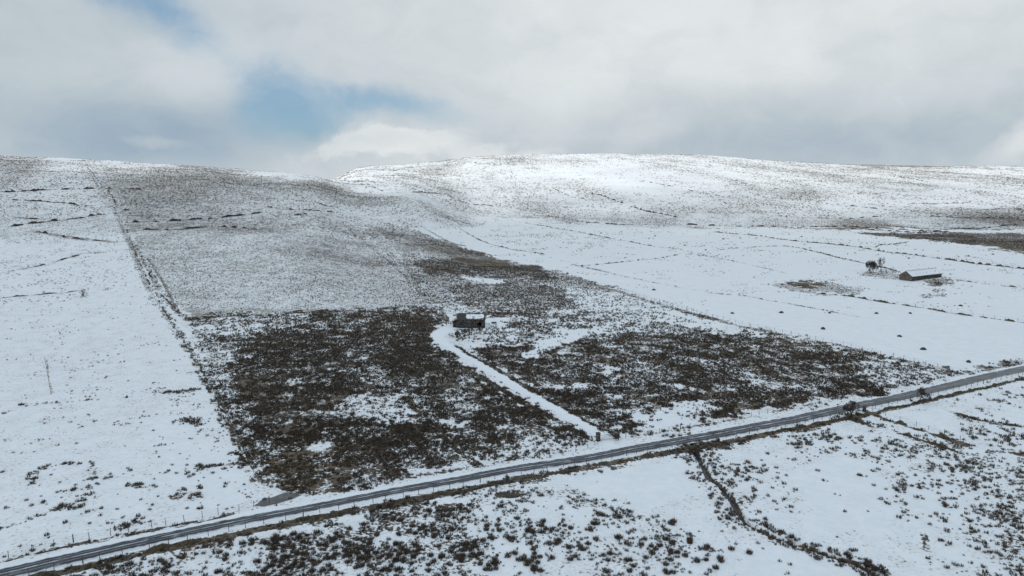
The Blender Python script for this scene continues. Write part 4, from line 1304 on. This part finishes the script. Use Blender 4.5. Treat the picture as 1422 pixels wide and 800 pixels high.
def tree(name, px, py, H, W_, label, cat='tree', stems=1, depth=5, seed=1, spread=.55, thick=.16, group=None, kids=(2, 3), minr=.03):
    x, y = unproject(px, py); z = gz(x, y)
    rnd = random.Random(seed)
    root = empty(name, (x, y, z)); tag(root, label, cat, group)
    tr = MB(); cr_ = MB()
    for s in range(stems):
        a = rnd.random() * 6.28; off = 0 if stems == 1 else rnd.uniform(.1, W_ * .32)
        p0 = Vector((math.cos(a) * off, math.sin(a) * off, -.1))
        d = Vector((math.cos(a) * .25 * (stems > 1) + rnd.gauss(0, .08), math.sin(a) * .25 * (stems > 1) + rnd.gauss(0, .08), 1)).normalized()
        p1 = p0 + d * H * .16
        tr.tube(p0, p1, thick * 1.2, thick, 7)
        for k in range(3 if stems == 1 else 2):
            dd = (d + Vector((rnd.gauss(0, .55), rnd.gauss(0, .55), .1))).normalized()
            grow(cr_, p1, dd, H * .26, thick * .7, depth, spread, rnd, minr, kids=kids)
    # fit the crown to the height and width seen in the photo
    zs = max(v[2] for v in cr_.v); ws = max(max(abs(v[0]), abs(v[1])) for v in cr_.v)
    k1 = H / zs; k2 = (W_ / 2) / ws
    tr.v = [(v[0] * (k2 if stems > 1 else 1), v[1] * (k2 if stems > 1 else 1), v[2] * k1) for v in tr.v]
    cr_.v = [(v[0] * k2, v[1] * k2, v[2] * k1) for v in cr_.v]
    tr.build("trunk", M_TWIG, root); cr_.build("crown", M_TWIG, root)
    return root


tree("hawthorn", 1182, 579, 4.0, 5.2, 'bare dark hawthorn at the roadside left of the lone gatepost', depth=6, seed=3, spread=.6, thick=.2, kids=(3, 3), minr=.025)
tree("hawthorn", 1276.5, 560, 4.4, 5.6, 'bare dark hawthorn at the roadside right of the lone gatepost', depth=6, seed=5, spread=.6, thick=.2, kids=(3, 3), minr=.025)
tree("bushy_tree", 1209, 379, 8.2, 10.0, 'dense dark bushy tree left of the far barn', stems=5, depth=5, seed=8, spread=.6, thick=.22, kids=(3, 3), minr=.07)
tree("bare_tree", 1223.5, 377, 9.6, 8.0, 'slender bare tree between the bushy tree and the far barn', depth=6, seed=10, spread=.5, thick=.32, minr=.06)
SHR = [(636, 469.5, 3.4, 3.2, 'leftmost and densest bare bush in front of the near barn'), (645, 468, 3.3, 2.6, 'second bare bush from the left in front of the near barn'),
       (654.5, 465.5, 3.7, 2.8, 'third bare bush from the left in front of the near barn'), (667, 464.5, 3.4, 2.5, 'rightmost bare bush in front of the near barn')]
for i, (px, py, H, W_, lab) in enumerate(SHR):
    tree("bush", px, py, H, W_, lab, 'bush', stems=5 if i == 0 else 4, depth=4, seed=20 + i, thick=.16, minr=.075, kids=(2, 3), group='bare bushes in front of the near barn')
tree("bush", 1302, 395, 1.6, 5, 'low dark scrub at the right end of the far barn', 'bush', stems=6, depth=4, seed=41, thick=.06)
tree("bush", 966, 628, 1.8, 3.4, 'dark scrub bush over the stream mouth below the road', 'bush', stems=6, depth=4, seed=42, thick=.05)
tree("bush", 1213, 793, 2.0, 4.0, 'dark scrub bush at the bottom edge beside the stream', 'bush', stems=7, depth=4, seed=43, thick=.05)
tree("bush", 857, 612, 1.5, 2.0, 'small dark bush growing against the right gatepost', 'bush', stems=5, depth=4, seed=44, thick=.04)
tree("bush", 1330, 391, 1.2, 1.8, 'tiny bush right of the low scrub by the far barn', 'bush', stems=4, depth=3, seed=45, thick=.04)
tree("bush", 703, 668, 1.4, 2.2, 'small dark bush under the roadside fence above the muck heaps', 'bush', stems=5, depth=4, seed=46, thick=.04)

# trough and the signpost-like stake by the near barn
x, y = unproject(686, 449)
tr_ = empty("water_trough", (x, y, gz(x, y))); tag(tr_, 'round low water trough in the snow to the right of the near barn', 'trough')
mb = MB(); n = 20
for k in range(n):
    a0 = 2 * math.pi * k / n; a1 = 2 * math.pi * (k + 1) / n
    P0 = lambda r, z_, a: (math.cos(a) * r * 1.15, math.sin(a) * r, z_)
    mb.poly([P0(.95, -.1, a0), P0(.95, -.1, a1), P0(.95, .5, a1), P0(.95, .5, a0)]); mb.poly([P0(.95, .5, a0), P0(.95, .5, a1), P0(.85, .5, a1), P0(.85, .5, a0)])
    mb.poly([P0(.85, .5, a0), P0(.85, .5, a1), P0(.85, .2, a1), P0(.85, .2, a0)])
mb.build("rim", M_IRON, tr_)
mb = MB(); mb.poly([(math.cos(2 * math.pi * k / n) * .86 * 1.15, math.sin(2 * math.pi * k / n) * .86, .34) for k in range(n)]); mb.build("water", M_WATER, tr_)
x, y = unproject(624.5, 469); mb = MB()
mb.tube((0, 0, -.2), (.03, 0, 2.0), .08, .07, 6)
o = mb.build("stake", M_WOOD); o.location = (x, y, gz(x, y)); tag(o, 'single upright wooden stake on the track left of the near barn', 'post')
x, y = unproject(355 + 19, 699); mb = MB(); mb.tube((0, 0, -.2), (0, 0, 1.4), .1, .09, 6)
o = mb.build("stake", M_WOOD); o.location = (x, y, gz(x, y)); tag(o, 'single upright wooden stake in the slushy lay-by', 'post')

# ================================================================== heaps left in the snow fields
HEAPS = [(951, 341), (980, 347.5), (1005, 332), (1028, 331), (1113, 329), (1217, 331), (1345, 356), (1378.6, 353.5), (1262, 359), (1017, 435.5), (1085, 434.5), (1152, 435), (1217, 435.5), (1264, 435.5), (1334, 425),
         (908, 403), (909.6, 328), (834.5, 324), (863, 322.5), (788, 380), (1143, 457), (1249, 467.5), (1282, 485.5), (1345, 503)]
hv = []
for k in range(4):
    n, mrings = 18, 6; mb = MB()
    for j in range(mrings + 1):
        f = j / mrings
        for i in range(n):
            a = 2 * math.pi * i / n
            r = (1 - f ** 1.6) * (1 + .18 * math.sin(a * 2 + k) + .12 * (random.random() - .5)) * .85
            mb.v.append((math.cos(a) * r * 1.1, math.sin(a) * r, -.12 + 0.85 * math.sin(f * math.pi / 2) * (1 + .1 * (random.random() - .5))))
    for j in range(mrings):
        for i in range(n): mb.f.append((j * n + i, j * n + (i + 1) % n, (j + 1) * n + (i + 1) % n, (j + 1) * n + i))
    me = bpy.data.meshes.new("muck_heap"); me.from_pydata(mb.v, [], mb.f); me.materials.append(M_HEAP); me.update()
    for p in me.polygons: p.use_smooth = True
    hv.append(me)
ordn = ['first', 'second', 'third', 'fourth', 'fifth']
rowA = [9, 10, 11, 12, 13]
HL = {}
for k, i in enumerate(rowA): HL[i] = 'small dark heap in the snow, %s of five from the left below the far barn' % ordn[k]
HL.update({20: 'small dark heap just above the boundary fence, leftmost of the four nearest the road', 21: 'small dark heap on snow, second of the four nearest the road',
           22: 'small dark heap on snow, third of four nearest the road', 23: 'small dark heap closest to the road beside the scrubby verge', 14: 'small dark heap alone in the snow below the low bank right of the far barn',
           15: 'small dark heap on the snow lane beside the boundary fence', 19: 'tiny dark heap against the boundary fence below the knoll', 8: 'small dark heap between the long bank and the roof of the far barn',
           6: 'small dark heap under the heather strip, left one of the two beyond the long bank', 7: 'small dark heap under the heather strip, right one of the two beyond the long bank'})
for i, (px, py) in enumerate(HEAPS):
    x, y = unproject(px, py)
    o = link("muck_heap", hv[i % 4]); o.location = (x, y, gz(x, y) - .02); o.rotation_euler = (0, 0, i * 1.3)
    s = random.uniform(.9, 1.15) * (1.15 if py < 360 else 1.0); o.scale = (s, s, s)
    if i in HL: tag(o, HL[i], 'heap', 'dark heaps in the snow fields')
    else: tag(o, 'tiny dark heap far off in the upper snow fields near the foot of the hill', 'heap', 'far dark heaps in the snow fields')
for px, py, lab in ((711, 690, 'bare dark earth mound on snow under the roadside fence, the right of two'), (622, 708, 'bare dark earth mound on snow under the roadside fence, the left of two')):
    x, y = unproject(px, py); o = link("earth_mound", hv[1]); o.location = (x, y, gz(x, y) - .1); o.scale = (1.4, 0.9, .7); tag(o, lab, 'mound')


# ================================================================== rushes
def rush_template(nb, rad, h, bw, rnd, core=True):
    """blades fanning out of a clump: triangles (V, tint)"""
    V = []; T = []
    for k in range(nb):
        a = rnd.random() * 6.283; r = rad * math.sqrt(rnd.random()) * .75
        cx, cy = math.cos(a) * r, math.sin(a) * r
        lean = (r / rad) * .50 + rnd.gauss(0, .18)
        hh = h * rnd.uniform(.55, 1.1) * (1 - .35 * (r / rad))
        a2 = a + rnd.gauss(0, .5)
        tx, ty = cx + math.cos(a2) * hh * lean, cy + math.sin(a2) * hh * lean
        b = rnd.random() * 6.283; w = bw * rnd.uniform(.6, 1.3)
        tt = rnd.random() ** 1.5
        V += [(cx - math.cos(b) * w, cy - math.sin(b) * w, -.06), (cx + math.cos(b) * w, cy + math.sin(b) * w, -.06), (tx, ty, hh)]
        T += [tt * .5, tt * .5, .15 + tt * .85]
    return np.array(V), np.array(T)


def place_rushes():
    # candidate points on a jittered grid over the visible ground
    cand = []
    for (y0, y1, st) in ((84, 190, 0.62), (190, 300, 0.78), (300, 470, 1.15)):
        xm = y1 * 0.82
        gx_, gy_ = np.meshgrid(np.arange(-xm, xm, st), np.arange(y0, y1, st))
        gx_ = gx_.ravel() + (RNG.random(gx_.size) - .5) * st; gy_ = gy_.ravel() + (RNG.random(gy_.size) - .5) * st
        k = np.abs(gx_) < gy_ * 0.80 + 6
        cand.append(np.c_[gx_[k], gy_[k], np.full(k.sum(), st)])
    C = np.concatenate(cand)
    X, Y = C[:, 0], C[:, 1]
    cov, den, px, py = cover(X, Y)
    u = uni(fbm(X, Y, 6.0, 90, 4, 0.55)); u2 = uni(fbm(X, Y, 1.7, 141, 2, 0.5))
    # clumping: dense where the patch noise is high, bare snow where it is low
    wp = np.clip(den * 0.68, 0.22, 0.52)
    rr = RNG.random(len(X))
    rank = np.zeros(len(X))
    for lo in np.arange(0.20, 0.63, 0.02):
        score = lo * u + 0.22 * u2 + (0.78 - lo) * rr
        srt = np.sort(score[::7]); k_ = (wp >= lo - .0101) & (wp < lo + .0101)
        rank[k_] = np.searchsorted(srt, score[k_]) / len(srt)
    keep = rank > 1 - den * 0.92
    keep &= (np.hypot(X - bx - 5.4, Y - by - 2.6) > 7.2) | (Y < by - 2)
    d, _ = seg_dist(X[keep], Y[keep], STREAM_PTS)
    X = X[keep]; Y = Y[keep]; px = px[keep]; py = py[keep]; den = den[keep]
    ok = d > 0.6
    X = X[ok]; Y = Y[ok]; px = px[ok]; py = py[ok]; den = den[ok]
    return X, Y, ground_z(X, Y), px, py, den


def place_heather():
    # low heather and grass clumps that stand out of the snow on the hillsides
    out = []
    for (y0, y1, st, hs) in ((300, 520, 1.5, 1.0), (520, 960, 2.2, 1.45), (960, 2020, 4.0, 2.5)):
        xm = y1 * 0.80
        gx_, gy_ = np.meshgrid(np.arange(-xm, xm, st), np.arange(y0, y1, st))
        gx_ = gx_.ravel() + (RNG.random(gx_.size) - .5) * st; gy_ = gy_.ravel() + (RNG.random(gy_.size) - .5) * st
        k = np.abs(gx_) < gy_ * 0.78 + 6
        gx_, gy_ = gx_[k], gy_[k]
        cov, den, px, py = cover(gx_, gy_)
        cov = np.where(py < 316, cov * (0.70 + 0.6 * uni(fbm(gx_, gy_, 110.0, 95, 4, 0.6))), cov)
        cov = np.where(gy_ > 850, cov * far_patches(gx_, gy_), cov)
        u = uni(fbm(gx_, gy_, 18.0, 290, 4, 0.6))
        sc = 0.33 * u + 0.67 * RNG.random(len(gx_))
        srt = np.sort(sc[::9]); rk = np.searchsorted(srt, sc) / len(srt)
        z = ground_z(gx_, gy_)
        hs_ = np.full(len(gx_), hs)
        keep = (rk > 1 - np.clip((cov - 0.02) * np.where(gy_ > 950, 1.0, 1.05), 0, 1)) & (px > -60) & (px < 1482)
        out.append(np.c_[gx_, gy_, z, np.full(len(gx_), hs)][keep])
    return np.concatenate(out)


HE = place_heather()
print("heather clumps", len(HE))
RX, RY, RZ, RPX, RPY, RDEN = place_rushes()
print("rush clumps", len(RX))
size = (0.36 + 0.92 * RNG.random(len(RX)) ** 1.5) * np.where(RDEN > .45, 1.12, 1.12)
size = size * np.where(RPY > 620, .84, 1.0)
size = size * np.where((RPX < 345) & (RPY < 640) & (RDEN < .2), .62, 1.0)
tone = uni(fbm(RX, RY, 25.0, 180, 3))
ttint = np.clip(0.10 + 0.75 * RNG.random(len(RX)) ** 1.5 * (0.45 + 0.9 * tone), 0, 1)
dist = np.sqrt(RX ** 2 + RY ** 2)
inframe = (RPX > 4) & (RPX < 1418) & (RPY > 0) & (RPY < 797)
near_order = np.argsort(np.where(inframe, dist / size ** .6, 1e9))[:300]
is_ind = np.zeros(len(RX), bool); is_ind[near_order] = True

# the 300 that show largest are clumps of their own
rnd = random.Random(5)
rv = []
for k in range(10):
    V, T = rush_template(130, .50, .72, .032, rnd)
    me = np_mesh("rush_clump", V, np.arange(len(V)), np.arange(len(V) // 3) * 3, M_RUSH, {"tint": T * (.5 + .07 * k)})
    rv.append(me)


def rush_label(px, py):
    if py > 775: return ('spiky brown rush clump at the very bottom edge among many on the snow', 'rushes along the bottom edge')
    if px < 420: return ('spiky brown rush clump on the snow below the road towards the left', 'rushes below the road on the left')
    if px < 720: return ('spiky brown rush clump in the thick patch below the middle of the road', 'rushes below the middle of the road')
    if px < 1010: return ('spiky brown rush clump scattered on snow left of the stream', 'rushes left of the stream')
    if px < 1230: return ('spiky brown rush clump on snow between the stream and the road', 'rushes right of the stream')
    return ('spiky brown rush clump on the rough snowy ground near the right edge', 'rushes near the right edge')


for i in near_order:
    o = link("rush_clump", rv[rnd.randrange(10)])
    o.location = (RX[i], RY[i], RZ[i]); o.rotation_euler = (0, 0, rnd.random() * 6.28)
    s = float(size[i]); o.scale = (s * 1.05, s * 1.05, s)
    lab, grp = rush_label(RPX[i], RPY[i])
    tag(o, lab, 'rush clump', grp)

# the rest of the rushes as one mass
Vs = []; Ts = []
rest = np.where(~is_ind)[0]
for (lo, hi, nb, bw) in ((0, 170, 30, .062), (170, 250, 16, .09), (250, 900, 8, .14)):
    sel = rest[(dist[rest] >= lo) & (dist[rest] < hi)]
    if len(sel) == 0: continue
    var = RNG.integers(0, 12, len(sel))
    for v in range(12):
        ss = sel[var == v]
        if len(ss) == 0: continue
        V, T = rush_template(nb, .48, .66, bw, rnd)
        a = RNG.random(len(ss)) * 6.283; ca, sa = np.cos(a)[:, None], np.sin(a)[:, None]
        sc = size[ss][:, None]
        x = (V[None, :, 0] * ca - V[None, :, 1] * sa) * sc + RX[ss][:, None]
        y = (V[None, :, 0] * sa + V[None, :, 1] * ca) * sc + RY[ss][:, None]
        z = V[None, :, 2] * sc + RZ[ss][:, None]
        Vs.append(np.stack([x, y, z], -1).reshape(-1, 3))
        Ts.append((T[None, :] * (0.25 + 1.1 * ttint[ss][:, None])).ravel())
for lo, hi in ((0, 1.1), (1.1, 1.6), (1.6, 9)):
    ss = HE[(HE[:, 3] >= lo) & (HE[:, 3] < hi)]
    for v in range(6):
        s6 = ss[v::6]
        if len(s6) == 0: continue
        V, T = rush_template(5, .52, .50, .20, rnd)
        a = RNG.random(len(s6)) * 6.283; ca, sa = np.cos(a)[:, None], np.sin(a)[:, None]
        sc = (s6[:, 3] * (0.55 + 0.95 * RNG.random(len(s6))))[:, None]
        x = (V[None, :, 0] * ca - V[None, :, 1] * sa) * sc + s6[:, 0:1]
        y = (V[None, :, 0] * sa + V[None, :, 1] * ca) * sc + s6[:, 1:2]
        z = V[None, :, 2] * sc * .75 + s6[:, 2:3]
        Vs.append(np.stack([x, y, z], -1).reshape(-1, 3))
        warm = uni(fbm(s6[:, 0], s6[:, 1], 70.0, 380, 3))
        Ts.append((T[None, :] * 0.5 + (0.05 + 0.55 * warm[:, None] ** 1.5 * (1 - .35 * (lo > 1.5)) + 0.15 * RNG.random((len(s6), 1)))).ravel())
V = np.concatenate(Vs); T = np.clip(np.concatenate(Ts), 0, 1)
me = np_mesh("rushes", V, np.arange(len(V)), np.arange(len(V) // 3) * 3, M_RUSH, {"tint": T})
tag(link("rushes", me), kind='stuff', label='mass of dark brown dead rushes')
print("rush tris", len(V) // 3)
